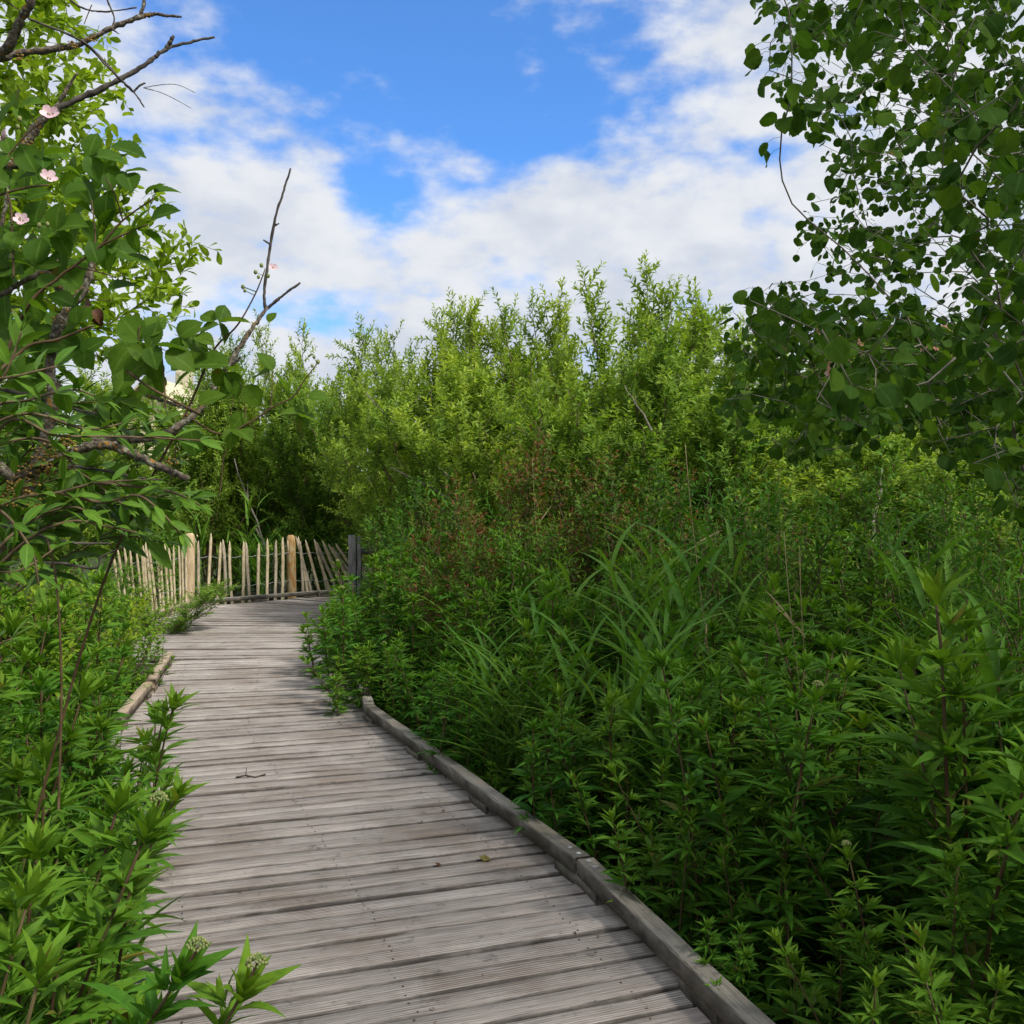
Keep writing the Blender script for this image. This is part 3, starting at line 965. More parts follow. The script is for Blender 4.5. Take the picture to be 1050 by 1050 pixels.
# ------------------------------------------------------------------ willow shrubs
def make_willow(h, spread, nst, nsh, leafL=.105, T=T_NARROW, mat='willow', wild=1.0, low=.22, name='willow_shrub', W=1.0, sh=(.35, .8), stepd=.0185, bark='twig'):
    root = empty(name, (0, 0, 0))
    L, S = Leaves(), Tubes()
    for i in range(nst):
        a = i / nst * 6.28 + rng.random() * .8
        out = spread * (.15 + .85 * math.sqrt(rng.random()))
        hh = h * (1.02 - .38 * (out / spread) ** 1.5) * (.9 + .12 * rng.random())
        c = curve([(0, 0, 0), (math.cos(a) * out * .3, math.sin(a) * out * .3, hh * .4), (math.cos(a) * out * .7, math.sin(a) * out * .7, hh * .75),
                   (math.cos(a) * out, math.sin(a) * out, hh)], 14)
        c[1:] += rng.normal(size=(13, 3)) * .03 * h / 4
        S.add(c, np.linspace(.024, .003, 14) * h / 4.5, sides=5)
        for j in range(nsh):
            f = low + (1 - low) * (j + rng.random()) / nsh
            x = min(f * 13, 12.99); k = int(x); p = c[k] + (c[k + 1] - c[k]) * (x - k)
            aa = rng.random() * 6.28
            sl = (sh[0] + (sh[1] - sh[0]) * rng.random()) * (.8 + .3 * (1 - f)) * wild
            up = .45 + .75 * f + .4 * rng.normal()
            if j >= nsh - 3: up = 1.5; sl *= .75
            d = nrm(np.array([math.cos(aa), math.sin(aa), up]))
            m = 6
            q = [p]; dd = d.copy()
            for _ in range(m):
                dd = nrm(dd + .18 * rng.normal(size=3) + np.array([0, 0, .10])); q.append(q[-1] + dd * sl / m)
            q = np.array(q)
            S.add(q, np.linspace(.004, .001, m + 1) * h / 4.5, sides=3)
            nl = int(sl / stepd)
            ts = (np.arange(nl) + .5 * rng.random(nl)) / nl
            ts = ts[ts > .08]; nl = len(ts)
            xi = np.clip(ts * m, 0, m - 1e-3); ki = xi.astype(int)
            o = q[ki] + (q[ki + 1] - q[ki]) * (xi - ki)[:, None]
            ax = nrm(q[ki + 1] - q[ki])
            ph = np.arange(nl) * 2.4 + rng.random()
            e1 = nrm(np.cross(ax, [0.2, 0.1, 1.0])); e2 = np.cross(ax, e1)
            rad = np.cos(ph)[:, None] * e1 + np.sin(ph)[:, None] * e2
            t = ax * (.75 + .5 * ts[:, None]) + rad + .2 * rng.normal(size=(nl, 3))
            nv = ax * .8 - rad * .5 + np.array([0, 0, .5]) + .5 * rng.normal(size=(nl, 3))
            L.add(o, t, nv, leafL * (.7 + .5 * rng.random(nl)) * (1.05 - .4 * ts ** 3), T, W=W * (.9 + .4 * rng.random(nl)), fold=.3, droop=.15 + .2 * rng.random(nl),
                  tip=np.clip(ts - .35, 0, 1) * (.35 + .6 * f) * 1.2 * (1 if rng.random() < .75 else .3))
    S.build('branches', M[bark], root)
    L.build('crown', M[mat], root)
    return root


wil = [make_willow(4.6, 1.7, 13, 40, wild=1.0, T=T_SMALL), make_willow(4.6, 1.5, 12, 40, wild=1.1, T=T_SMALL, leafL=.11), make_willow(4.6, 1.9, 14, 38, wild=.9, leafL=.10, W=1.3),
       make_willow(4.6, 1.6, 13, 40, wild=1.0, T=T_SMALL, leafL=.10)]
wsp = [  # px, depth, top row, width scale, label
    (215, 20.5, 352, 1.0, 'dark willow bush at far left behind the palings'),
    (262, 23.0, 330, 1.0, 'feathery willow behind the left fence post'),
    (308, 22.5, 308, 1.1, 'tall feathery willow rising behind the orange fence post'),
    (345, 21.5, 322, 1.15, 'mid height willow between the feathery pair and the bright thicket'),
    (240, 22.0, 385, 1.2, 'shaded willow bush low behind the upright palings'),
    (330, 20.6, 375, 1.25, 'shaded willow bush low behind the leaning palings'),
    (392, 19.5, 322, 1.0, 'slim willow standing behind the grey handrail post'),
    (438, 18.0, 298, 1.05, 'bushy willow with a pointed top left of the thicket crest'),
    (480, 17.5, 308, 1.0, 'yellow green willow in the dip of the thicket crest'),
    (520, 17.0, 280, 1.0, 'willow with the second highest tip on the thicket crest'),
    (562, 16.5, 276, 1.05, 'broad willow in the middle of the thicket crest'),
    (606, 16.0, 285, 1.0, 'willow just left of the highest crest tip'),
    (655, 14.5, 262, 1.1, 'willow with the highest shoots on the thicket crest'),
    (700, 15.0, 282, 1.1, 'willow descending from the crest towards the aspen'),
    (742, 16.0, 298, 1.1, 'willow beside the outermost aspen leaves'),
    (410, 15.4, 380, 1.05, 'lower willow with bare sticks behind the grey post'),
    (455, 14.0, 360, 1.1, 'lit front willow below the left side of the crest'),
    (515, 13.2, 345, 1.1, 'lit front willow below the middle of the crest'),
    (575, 12.8, 348, 1.1, 'front willow directly behind the russet shrubs'),
    (640, 12.0, 340, 1.1, 'front willow below the highest crest shoots'),
    (705, 12.2, 335, 1.1, 'front willow left of the lowest aspen leaves'),
    (765, 13.0, 365, 1.15, 'willow seen under the tip of the aspen branches'),
    (800, 17.0, 326, 1.1, 'back willow seen through the left aspen leaves'),
    (860, 17.5, 326, 1.1, 'back willow in front of the red roof'),
    (930, 17.0, 330, 1.1, 'back willow seen through the middle of the aspen'),
    (1000, 16.5, 330, 1.1, 'back willow seen through the right of the aspen'),
    (1070, 16.0, 350, 1.1, 'back willow at the right edge behind the aspen'),
    (835, 12.5, 425, 1.15, 'low willow under the dark hanging aspen leaves'),
    (905, 11.5, 430, 1.15, 'low willow between reeds below the aspen'),
    (980, 11.0, 440, 1.15, 'low willow in deep shade at the right'),
    (1045, 10.5, 440, 1.1, 'shaded willow at the right edge below the aspen'),
    (140, 20.0, 378, 1.2, 'willow bush behind the left end of the palings'),
    (70, 18.0, 375, 1.2, 'willow bush glimpsed behind the bramble at left'),
    (5, 16.0, 360, 1.2, 'willow bush at the left edge behind the lichened branches'),
    (160, 12.6, 572, .6, 'low willow sprig clump beside the left palings'),
]
for i, (px, d, top, ws, lab) in enumerate(wsp):
    o = copy_tree(wil[i % 4])
    zt = EYE + (HZ - top) / F * d
    hs = (zt - GROUND + .05) / 4.72
    o.location = ((px - 525) / F * d, d, GROUND)
    w = ws * (.85 + .15 * hs)
    o.scale = (w, w, hs); o.rotation_euler = (0, 0, rng.random() * 6.28)
    tag(o, lab, 'willow', 'willow thicket')
for p in wil: drop(p)

# russet shrubs in front
rus = [make_willow(2.6, .85, 9, 22, leafL=.065, T=T_SMALL, mat='russet', name='russet_shrub', wild=.7),
       make_willow(2.6, .8, 8, 22, leafL=.065, T=T_SMALL, mat='russet', name='russet_shrub', wild=.8)]
for i, (px, d, top, ws, lab) in enumerate(((468, 9.6, 510, .9, 'low russet shrub next to the reeds by the bend'), (515, 8.8, 405, 1.0, 'tallest russet shrub in front of the bright willows'),
                                           (560, 9.0, 425, 1.0, 'russet shrub right of the tallest one'), (610, 8.8, 425, 1.0, 'rust flecked shrub in the middle of the thicket foot'),
                                           (655, 9.4, 430, .95, 'russet shrub nearest the aspen side'), (500, 8.4, 530, .8, 'brownish low shrub above the right kerb bend'),
                                           (720, 9.0, 470, 1.0, 'olive green shrub below the outer aspen leaves'), (790, 9.0, 500, 1.0, 'olive green shrub behind the two straw stalks'))):
    o = copy_tree(rus[i % 2])
    zt = EYE + (HZ - top) / F * d
    hs = (zt - GROUND) / 2.75
    o.location = ((px - 525) / F * d, d, GROUND); o.scale = (ws, ws, hs); o.rotation_euler = (0, 0, rng.random() * 6.28)
    tag(o, lab, 'shrub', 'russet shrubs at the thicket foot')
for p in rus: drop(p)

# green bushes that carry the slope from the herbs up to the willows
gb = [make_willow(2.2, .8, 10, 24, leafL=.075, T=T_LANCE, mat='agri', name='leafy_bush', wild=.65, low=.1, W=.8, stepd=.024),
      make_willow(2.2, .75, 9, 24, leafL=.07, T=T_SMALL, mat='under', name='leafy_bush', wild=.65, low=.1, W=1.3, stepd=.02),
      make_willow(2.2, .85, 10, 22, leafL=.085, T=T_LANCE, mat='agri', name='leafy_bush', wild=.7, low=.1, W=.7, stepd=.026)]
for i, (px, d, top, ws, lab) in enumerate(((408, 12.6, 500, 1.0, 'leafy bush around the rail of the grey post'), (440, 11.2, 455, 1.0, 'leafy bush just right of the grey post'), (478, 10.2, 440, 1.0, 'leafy bush behind the reeds at the bend'),
                                           (530, 7.8, 500, .9, 'low leafy bush at the foot of the russet shrubs'), (592, 7.5, 495, .9, 'leafy bush in front of the middle russet shrubs'), (655, 8.3, 440, 1.0, 'tall leafy bush left of the outer aspen leaves'),
                                           (725, 7.6, 440, 1.0, 'leafy bush straight below the outer aspen leaves'), (690, 6.6, 500, .85, 'low leafy bush before the bushes below the aspen'), (785, 7.2, 450, 1.0, 'leafy bush behind the straw stalks'),
                                           (850, 7.6, 435, 1.05, 'leafy bush under the lowest hanging aspen leaves'), (915, 7.0, 430, 1.05, 'leafy bush in the shade under the aspen'), (985, 6.4, 430, 1.0, 'shaded leafy bush near the right edge'),
                                           (1045, 5.8, 425, 1.0, 'shaded leafy bush cut by the right edge'), (1090, 5.0, 430, .9, 'shaded leafy bush mostly beyond the right edge'))):
    o = copy_tree(gb[(0, 1, 2, 0, 2, 1, 0, 2, 0, 2, 0, 2, 0, 2)[i]])
    zt = EYE + (HZ - top) / F * d; hs = (zt - GROUND) / 2.35
    o.location = ((px - 525) / F * d, d, GROUND); o.scale = (ws, ws, hs); o.rotation_euler = (0, 0, rng.random() * 6.28)
    tag(o, lab, 'bush', 'leafy bushes between the herbs and the willows')
for p in gb: drop(p)

# grey dead sticks in the thicket
for (a, b, d, r, lab) in (((262, 540), (300, 640), 19.4, .05, 'thick leaning dead stick behind the upright palings'), ((240, 470), (272, 560), 19.5, .025, 'thin bare stick behind the palings, left of the thick one'),
                          ((375, 405), (470, 500), 13.0, .02, 'long bare stick slanting down across the thicket left side'), ((400, 480), (480, 520), 12.4, .016, 'short bare stick low in the thicket left side'),
                          ((640, 395), (668, 440), 10.8, .012, 'bare twig poking out of the thicket middle'), ((905, 480), (893, 560), 9.0, .018, 'pale bare stick below the aspen leaves')):
    p, q = P(*a, d), P(*b, d - .3)
    o_ = empty('dead_stick', tuple(q)); T = Tubes()
    z = np.linspace(0, 1, 8)[:, None]
    T.add(z * (p - q) + rng.normal(size=(8, 3)) * r * .6, np.linspace(r, r * .4, 8), sides=6)
    T.add([(p - q) * .55, (p - q) * .7 + np.array([.25, .1, .2]) * r * 12], [r * .5, r * .2], sides=5)
    T.build('stick', M['bark'], o_); tag(o_, lab, 'stick')


# ------------------------------------------------------------------ branching by nearest node
def grow(root_path, att, r_tip=.0018, step=.14, wiggle=.25, sag=0.0, path_w=.35):
    pos = [np.asarray(p, float) for p in root_path]; par = [-1] + list(range(len(root_path) - 1))
    plen = [0.0]
    for i in range(1, len(pos)): plen.append(plen[-1] + .25 * np.linalg.norm(pos[i] - pos[i - 1]))
    att = sorted(att, key=lambda a: min(np.linalg.norm(np.asarray(a) - p) for p in root_path))
    ends = []
    for a in att:
        A = np.array(pos); dist = np.linalg.norm(A - a, axis=1)
        i = int(np.argmin(dist + path_w * np.array(plen)))
        d = dist[i]; n = max(1, int(round(d / step)))
        p0 = pos[i]
        pd = nrm(p0 - pos[par[i]]) if par[i] >= 0 else np.array([0, 0, 1.0])
        c = p0 + pd * d * .3 + rng.normal(size=3) * .08 * d
        prev = i
        for k in range(1, n + 1):
            t = k / n
            q = (1 - t) ** 2 * p0 + 2 * t * (1 - t) * c + t * t * np.asarray(a) + rng.normal(size=3) * .012 * wiggle * (t < 1)
            pos.append(q); par.append(prev); plen.append(plen[prev] + d / n); prev = len(pos) - 1
        ends.append(prev)
    n = len(pos); kids = [[] for _ in range(n)]
    for i, p in enumerate(par):
        if p >= 0: kids[p].append(i)
    rad = np.zeros(n)
    for i in range(n - 1, -1, -1):
        rad[i] = max(r_tip, sum(rad[k] ** 2.3 for k in kids[i]) ** (1 / 2.3)) if kids[i] else r_tip
    return np.array(pos), par, kids, rad, ends


def skeleton_tubes(S, pos, par, kids, rad, jitter=.1):
    n = len(pos)
    main = [max(k, key=lambda q: rad[q]) if k else -1 for k in kids]
    starts = [0] + [k for i in range(n) for k in kids[i] if k != main[i]]
    for s in starts:
        chain = ([par[s]] if par[s] >= 0 else []) + [s]
        while main[chain[-1]] >= 0: chain.append(main[chain[-1]])
        if len(chain) < 2: continue
        rr = rad[chain].copy()
        if par[s] >= 0: rr[0] = min(rr[0], rr[1] * 1.15)
        S.add(pos[chain], rr, sides=8 if rr[0] > .02 else (6 if rr[0] > .006 else 4), jitter=jitter)


def inside(poly, x, y):
    c = False; j = len(poly) - 1
    for i in range(len(poly)):
        if (poly[i][1] > y) != (poly[j][1] > y) and x < (poly[j][0] - poly[i][0]) * (y - poly[i][1]) / (poly[j][1] - poly[i][1]) + poly[i][0]: c = not c
        j = i
    return c


# ------------------------------------------------------------------ aspen on the right
ASP = [(772, -400), (778, -20), (772, 60), (800, 118), (842, 150), (850, 185), (815, 225), (800, 258), (822, 272), (768, 300), (742, 335), (752, 372), (738, 432), (760, 440), (800, 470), (850, 475),
       (905, 440), (960, 462), (1015, 500), (1045, 545), (1200, 640), (1700, 800), (1700, -400)]


def aspen():
    base = np.array([3.3, 4.6, GROUND])
    trunk = curve([base, base + [.05, -.05, 1.2], base + [-.05, .1, 2.8], base + [.1, 0, 4.6], base + [0, .1, 6.6]], 26)
    att = []; tries = 0
    c0 = np.array([2.8, 2.6, 3.6]); rad = np.array([2.6, 4.2, 3.3])  # crown stretched past the frame so its unseen part shades the foreground
    vis = 0; hid = 0
    while (vis < 1150 or hid < 1350) and tries < 400000:
        tries += 1
        q = rng.random(3) * 2 - 1
        if (q ** 2).sum() > 1: continue
        p = c0 + q * rad
        if math.hypot(p[0], p[1]) < 1.9: continue
        px = 525 + p[0] / max(p[1], .01) * F; py = HZ - (p[2] - EYE) / max(p[1], .01) * F
        if p[1] < .3: px, py = 3000, -3000
        if -50 < py < 1050 and px < 1060:
            if not inside(ASP, px, py): continue
            dx, dy = (px - 975) / 50, (py - 290) / 32
            if dx * dx + dy * dy < 1.0 and rng.random() < .72: continue
            dx, dy = (px - 905) / 45, (py - 215) / 30
            if dx * dx + dy * dy < 1 and rng.random() < .5: continue
            if py < 300 and rng.random() < (.62 if px < 880 else .35): continue
            if py < 320 and rng.random() < .25 + .25 * math.sin(px * .05 + 1) * math.sin(py * .06): continue
            if py > 440 and rng.random() < .45: continue
            if vis >= 1150: continue
            vis += 1
        else:
            if p[2] < 1.4 or hid >= 1350 or (p[1] < 1.9 and p[0] < .7): continue
            hid += 1
        att.append(p)
    print('aspen', vis, hid)
    pos, par, kids, rad_, ends = grow(trunk[:22], att, r_tip=.0013, step=.11, path_w=.5)
    rad_[:26] = np.maximum(rad_[:26], np.linspace(.075, .03, 26)) if len(rad_) > 26 else rad_[:26]
    root = empty('aspen_tree', tuple(base)); S, L, Pt = Tubes(), Leaves(), Tubes()
    skeleton_tubes(S, pos - base, par, kids, rad_)
    for e in ends:
        # walk back along the twig, leaves hang on long thin stalks
        ch = [e]
        while len(ch) < 3 and par[ch[-1]] >= 0: ch.append(par[ch[-1]])
        nl = int(rng.integers(5, 9))
        for k in range(nl):
            t = k / nl * (len(ch) - 1.01); i = int(t)
            q = pos[ch[i]] + (pos[ch[i + 1]] - pos[ch[i]]) * (t - i) - base
            a = rng.random() * 6.28
            d = np.array([math.cos(a), math.sin(a), .1 + .5 * rng.normal()])
            pl = .025 + .02 * rng.random()
            e1 = q + nrm(d) * pl + np.array([0, 0, -.008])
            Pt.add([q, q + nrm(d) * pl * .6, e1], .0007, sides=3)
            td = nrm(d + np.array([0, 0, -.9 - .5 * rng.random()]) + .4 * rng.normal(size=3))
            L.add(e1, td, np.array([math.cos(a + 1.57 * rng.normal() * .5), math.sin(a), .8]) + .6 * rng.normal(size=3), .034 + .022 * rng.random(), T_ROUND, W=.92 + .14 * rng.random(),
                  fold=-.1 + .5 * rng.random(), droop=-.1 + .5 * rng.random(), tip=(.6 * rng.random() if rng.random() < .4 else 0))
    S.build('trunk', M['bark'], root)
    L.build('crown', M['aspen'], root)
    Pt.build('leaf_stalks', M['gstem'], root)
    return tag(root, 'dark round leaved aspen hanging in from the right edge', 'tree')


asp = aspen()
o = copy_tree(asp); o.location = (3.9, -3.6, GROUND); o.rotation_euler = (0, 0, math.pi)  # second aspen added out of frame only for the shade it casts
tag(o, 'unseen aspen copy added behind the viewer to shade the near boards', 'tree')

# ------------------------------------------------------------------ sunlit sallow at upper left
def sallow_tree():
    base = np.array([-3.9, 6.0, GROUND])
    trunk = curve([base, base + [.1, 0, 1.2], base + [0, .1, 2.6], base + [.15, 0, 4.0], base + [.1, 0, 5.2]], 22)
    poly = [(-900, -600), (95, -600), (100, 0), (118, 60), (150, 150), (165, 190), (205, 210), (228, 245), (215, 300), (190, 330), (150, 360), (60, 380), (-900, 560)]
    att = []; vis = hid = 0
    while vis < 500 or hid < 160:
        q = rng.random(3) * 2 - 1
        if (q ** 2).sum() > 1: continue
        p = np.array([-3.5, 6.0, 3.2]) + q * np.array([2.0, 1.5, 2.4])
        px = 525 + p[0] / p[1] * F; py = HZ - (p[2] - EYE) / p[1] * F
        if not inside(poly, px, py): continue
        if px > 130 and rng.random() < .55: continue
        if -10 < px and -20 < py:
            if vis >= 500: continue
            vis += 1
        else:
            if hid >= 160: continue
            hid += 1
        att.append(p)
    pos, par, kids, rad, ends = grow(trunk, att, r_tip=.0016, step=.13, path_w=.4)
    root = empty('sallow_tree', tuple(base)); S, L = Tubes(), Leaves()
    skeleton_tubes(S, pos - base, par, kids, rad)
    for e in ends:
        ch = [e]
        while len(ch) < 4 and par[ch[-1]] >= 0: ch.append(par[ch[-1]])
        nl = int(rng.integers(12, 17))
        for k in range(nl):
            t = k / nl * (len(ch) - 1.01); i = int(t)
            q = pos[ch[i]] + (pos[ch[i + 1]] - pos[ch[i]]) * (t - i) - base
            ax = nrm(pos[ch[i]] - pos[ch[i + 1]])
            d = ax * .7 + rng.normal(size=3) * .75 + np.array([0, 0, .25])
            L.add(q, d, np.array([0, 0, 1]) + .6 * rng.normal(size=3), .06 + .035 * rng.random(), T_OBOV, W=.9 + .3 * rng.random(), fold=.25, droop=.15, tip=rng.random() * .6 * (1 - k / nl))
    S.build('trunk', M['twig'], root); L.build('crown', M['sallow'], root)
    tag(root, 'bright sunlit sallow tree at upper left behind the dead branches', 'tree')


sallow_tree()

# ------------------------------------------------------------------ lichened half-dead tree at the left edge
def lichen_tree():
    base = np.array([-1.75, 2.7, GROUND])
    root = empty('lichened_tree', tuple(base))
    S, D = Tubes(), Tubes()

    def br(pp, r0, r1, d0=2.5, d1=None, tube=None, n=None, pre=None):
        d1 = d0 if d1 is None else d1
        m = len(pp)
        ctrl = [P(px, py, d0 + (d1 - d0) * i / (m - 1)) for i, (px, py) in enumerate(pp)]
        if pre is not None: ctrl = [np.array(pre)] + ctrl
        c = curve(ctrl, n or 6 * len(ctrl)) - base
        c[1:] += rng.normal(size=(len(c) - 1, 3)) * min(r0, .008) * .10
        tb = S if tube is None else Tubes()
        tb.add(c, np.linspace(r0 * .85, r1 * .85, len(c)) * (1 + .12 * rng.normal(size=len(c))).clip(.75, 1.3), sides=9, jitter=.3)
        if tube is not None: tb.build('dead_twig', M['deadtwig'], root)
        return c

    tr = curve([base, base + [.05, 0, .9], base + [.2, -.1, 1.7], base + [.3, -.2, 2.6], base + [.35, -.2, 3.4]], 20) - base
    S.add(tr, np.linspace(.06, .03, 20), sides=10, jitter=.2)
    T = lambda k: tr[k] + base
    br([(-60, 75), (0, 60), (19, 55), (57, 50), (82, 45), (114, 29), (143, 18), (158, 14)], .0125, .006, 2.4, 2.5, pre=T(13))
    br([(158, 14), (172, 16), (186, 17)], .005, .0035, 2.5)
    br([(143, 18), (147, 6), (149, -8)], .006, .004, 2.49)
    br([(114, 29), (122, 35)], .004, .001, 2.46)
    br([(0, 57), (11, 44), (21, 21), (32, 0), (38, -40)], .014, .011, 2.38, 2.3)
    br([(-40, 215), (15, 168), (25, 149), (42, 124), (57, 112)], .019, .013, 2.5, 2.55, pre=T(9))
    br([(57, 112), (91, 97), (122, 82), (149, 66), (171, 50), (195, 43), (220, 38)], .0095, .0035, 2.55, 2.7, D)
    br([(171, 50), (175, 42), (178, 37)], .007, .005, 2.62, None, D)
    br([(160, 58), (163, 52)], .006, .004, 2.6, None, D)
    br([(57, 112), (68, 92), (80, 74)], .008, .003, 2.55)
    br([(29, 19), (84, 42), (107, 65), (124, 82), (137, 94), (148, 110)], .0035, .0022, 2.42, 2.5, D)
    br([(84, 42), (100, 56), (124, 82), (137, 94)], .005, .0035, 2.44, 2.5, D)
    br([(137, 94), (143, 88), (149, 85)], .003, .0025, 2.5, None, D)
    br([(147, 90), (165, 87), (182, 87), (200, 95)], .0012, .0007, 2.5, None, D)
    br([(147, 90), (165, 95), (180, 102), (196, 111)], .0012, .0007, 2.5, None, D)
    br([(72, 0), (84, 8), (105, 12), (140, 8)], .0035, .002, 2.6, None, D)
    br([(94, 5), (88, 20), (86, 25)], .0018, .001, 2.6, None, D)
    br([(110, 0), (117, 18), (115, 27)], .0025, .002, 2.55, None, D)
    # middle limb with fork
    br([(40, 470), (51, 380), (57, 342), (70, 317), (86, 298), (95, 271), (99, 258)], .019, .009, 2.35, 2.4, pre=T(5))
    br([(70, 317), (62, 298), (52, 285), (44, 279), (22, 290), (-10, 310)], .011, .006, 2.38, 2.3)
    br([(44, 279), (58, 270), (66, 263)], .009, .005, 2.36)
    br([(-30, 300), (-5, 250), (5, 215), (8, 190)], .008, .004, 2.3)
    # horizontal limb
    br([(-30, 520), (20, 490), (71, 465), (103, 456), (123, 460), (146, 470), (169, 481), (192, 491)], .016, .0085, 2.2, 2.25, pre=T(5))
    br([(-20, 535), (23, 543), (57, 554), (85, 557), (114, 557)], .006, .003, 2.1, 2.2, D)
    br([(30, 577), (65, 578), (98, 583), (103, 572), (126, 561)], .004, .002, 2.2, None, D)
    br([(70, 478), (110, 483), (140, 490), (165, 492)], .005, .0025, 2.3, None, D)
    br([(0, 400), (30, 405), (60, 415), (100, 425)], .006, .003, 2.35, None, D)
    # right limb that ends in two dead prongs
    br([(95, 452), (160, 448), (200, 425), (214, 405), (227, 386), (246, 355), (260, 335), (274, 316)], .011, .0052, 2.25, 2.45)
    br([(272, 318), (271, 300), (275, 267), (282, 224), (291, 195), (298, 173)], .0048, .0028, 2.45, None, D)
    br([(274, 316), (290, 303), (308, 290)], .0048, .0032, 2.45, None, D)
    br([(281, 232), (286, 229)], .003, .002, 2.45, None, D); br([(276, 250), (270, 246)], .003, .002, 2.45, None, D)
    br([(150, 405), (165, 410), (195, 420), (205, 424)], .004, .0055, 2.25)
    br([(232, 378), (240, 372), (247, 366)], .005, .0035, 2.3)
    # lichen clumps
    lm = simple_mat('orange_lichen', (.15, .09, .025), (.30, .20, .05), 60, .95, 0)
    for (px, py, r, d) in ((60, 462, 14, 2.2), (45, 470, 12, 2.2), (30, 487, 13, 2.2), (70, 455, 9, 2.2), (52, 482, 9, 2.2), (15, 500, 10, 2.15), (175, 475, 6, 2.25), (38, 520, 10, 2.2), (25, 505, 9, 2.2),
                           (10, 515, 8, 2.2), (60, 330, 6, 2.37), (82, 300, 6, 2.4), (25, 150, 7, 2.5), (18, 163, 6, 2.5), (20, 60, 5, 2.4), (75, 48, 5, 2.4), (95, 40, 4, 2.4)):
        Cl = Blobs()
        for _ in range(int(r * 3)):
            Cl.add(P(px + rng.normal() * r * .6, py + rng.normal() * r * .45, d + rng.normal() * .012) - base, .0016 + .0024 * rng.random(), seg=5, rings=3, squash=(1.2, 1, .9))
        Cl.build('lichen_patch', lm, root)
    S.build('trunk', M['lichen'], root)
    tag(root, 'half dead tree with orange lichened limbs and bare twigs reaching in from the left', 'tree')


lichen_tree()

# ------------------------------------------------------------------ bramble
def bramble(name, label, base, canes, leaves, flowers, buds, stalks=(), scale=1.0):
    base = np.array(base, float); root = empty(name, tuple(base))
    C, L, Pt, Bd = Tubes(), Leaves(), Leaves(), Blobs()
    allc = []
    for (pp, r0, r1) in canes:
        c = curve([P(*q) for q in pp], 7 * len(pp)) - base
        allc.append(c); C = Tubes(); C.add(c, np.linspace(r0, r1, len(c)), sides=6, jitter=.1)
        C.build('cane', M['cane'], root)
    for (px, py, d, size, ang, tri) in leaves:
        p = P(px, py, d) - base
        k = size / F * d
        g = R_(ang)
        # leaf lies roughly in a plane that tilts towards the light
        ax = np.array([math.cos(g), .35 * rng.normal(), math.sin(g)])
        nv = np.array([.25 * rng.normal(), -.75 + .3 * rng.normal(), .75 + .2 * rng.normal()])
        rn = rng.random()
        L.add(p, ax, nv, k, T_BRAM, W=1.0, fold=.25 + .15 * rng.random(), droop=.12 + .15 * rng.random(), tip=.25 * rng.random(), rnd=rn)
        L.add(p - nrm(ax) * k * .26, ax, nv, k * .27, T_STALK, W=1.0, fold=1.0, droop=0, tip=.3, rnd=rn)
        if tri:
            for sg in (1, -1):
                a2 = g + sg * 1.25
                ax2 = np.array([math.cos(a2), .35 * rng.normal(), math.sin(a2)])
                L.add(p - nrm(ax) * k * .1, ax2, nv + .4 * rng.normal(size=3), k * .8, T_BRAM, W=.92, fold=.3, droop=.2, tip=.25 * rng.random(), rnd=rn)
    for (px, py, d, size) in flowers:
        p = P(px, py, d) - base; k = .72 * size / F * d
        f = nrm(np.array([.5 * rng.normal(), -.8, .5 + .3 * rng.normal()]))
        e1 = nrm(np.cross(f, [0, 0, 1.0])); e2 = np.cross(f, e1)
        Pt, Bd = Leaves(), Blobs()
        for j in range(5):
            a = j * 1.2566 + .3
            Pt.add(p, (math.cos(a) * e1 + math.sin(a) * e2) + .35 * f, f, k * (.9 + .2 * rng.random()), T_PETAL, W=1.0, fold=.2, droop=-.15)
        for j in range(7): Bd.add(p + f * k * .12 + rng.normal(size=3) * k * .12, k * .08, seg=5, rings=3)
        fo = Pt.build('flower', M['petal'], root); Bd.build('stamens', M['bud'], fo)
    for (px, py, d, size) in buds:
        p = P(px, py, d) - base; cc = np.concatenate(allc); q_ = cc[np.argmin(np.linalg.norm(cc - p, axis=1))]; L.add(q_, p - q_, (0, -1, .2), np.linalg.norm(p - q_), T_STALK, W=.8, fold=1.0, droop=.05, tip=.3); Bd = Blobs(); Bd.add(p, .75 * size / F * d, seg=6, rings=5, squash=(.9, .9, 1.15)); Bd.build('bud', M['bud'], root)
    L.build('foliage', M['bramble'], root)
    return tag(root, label, 'bramble')


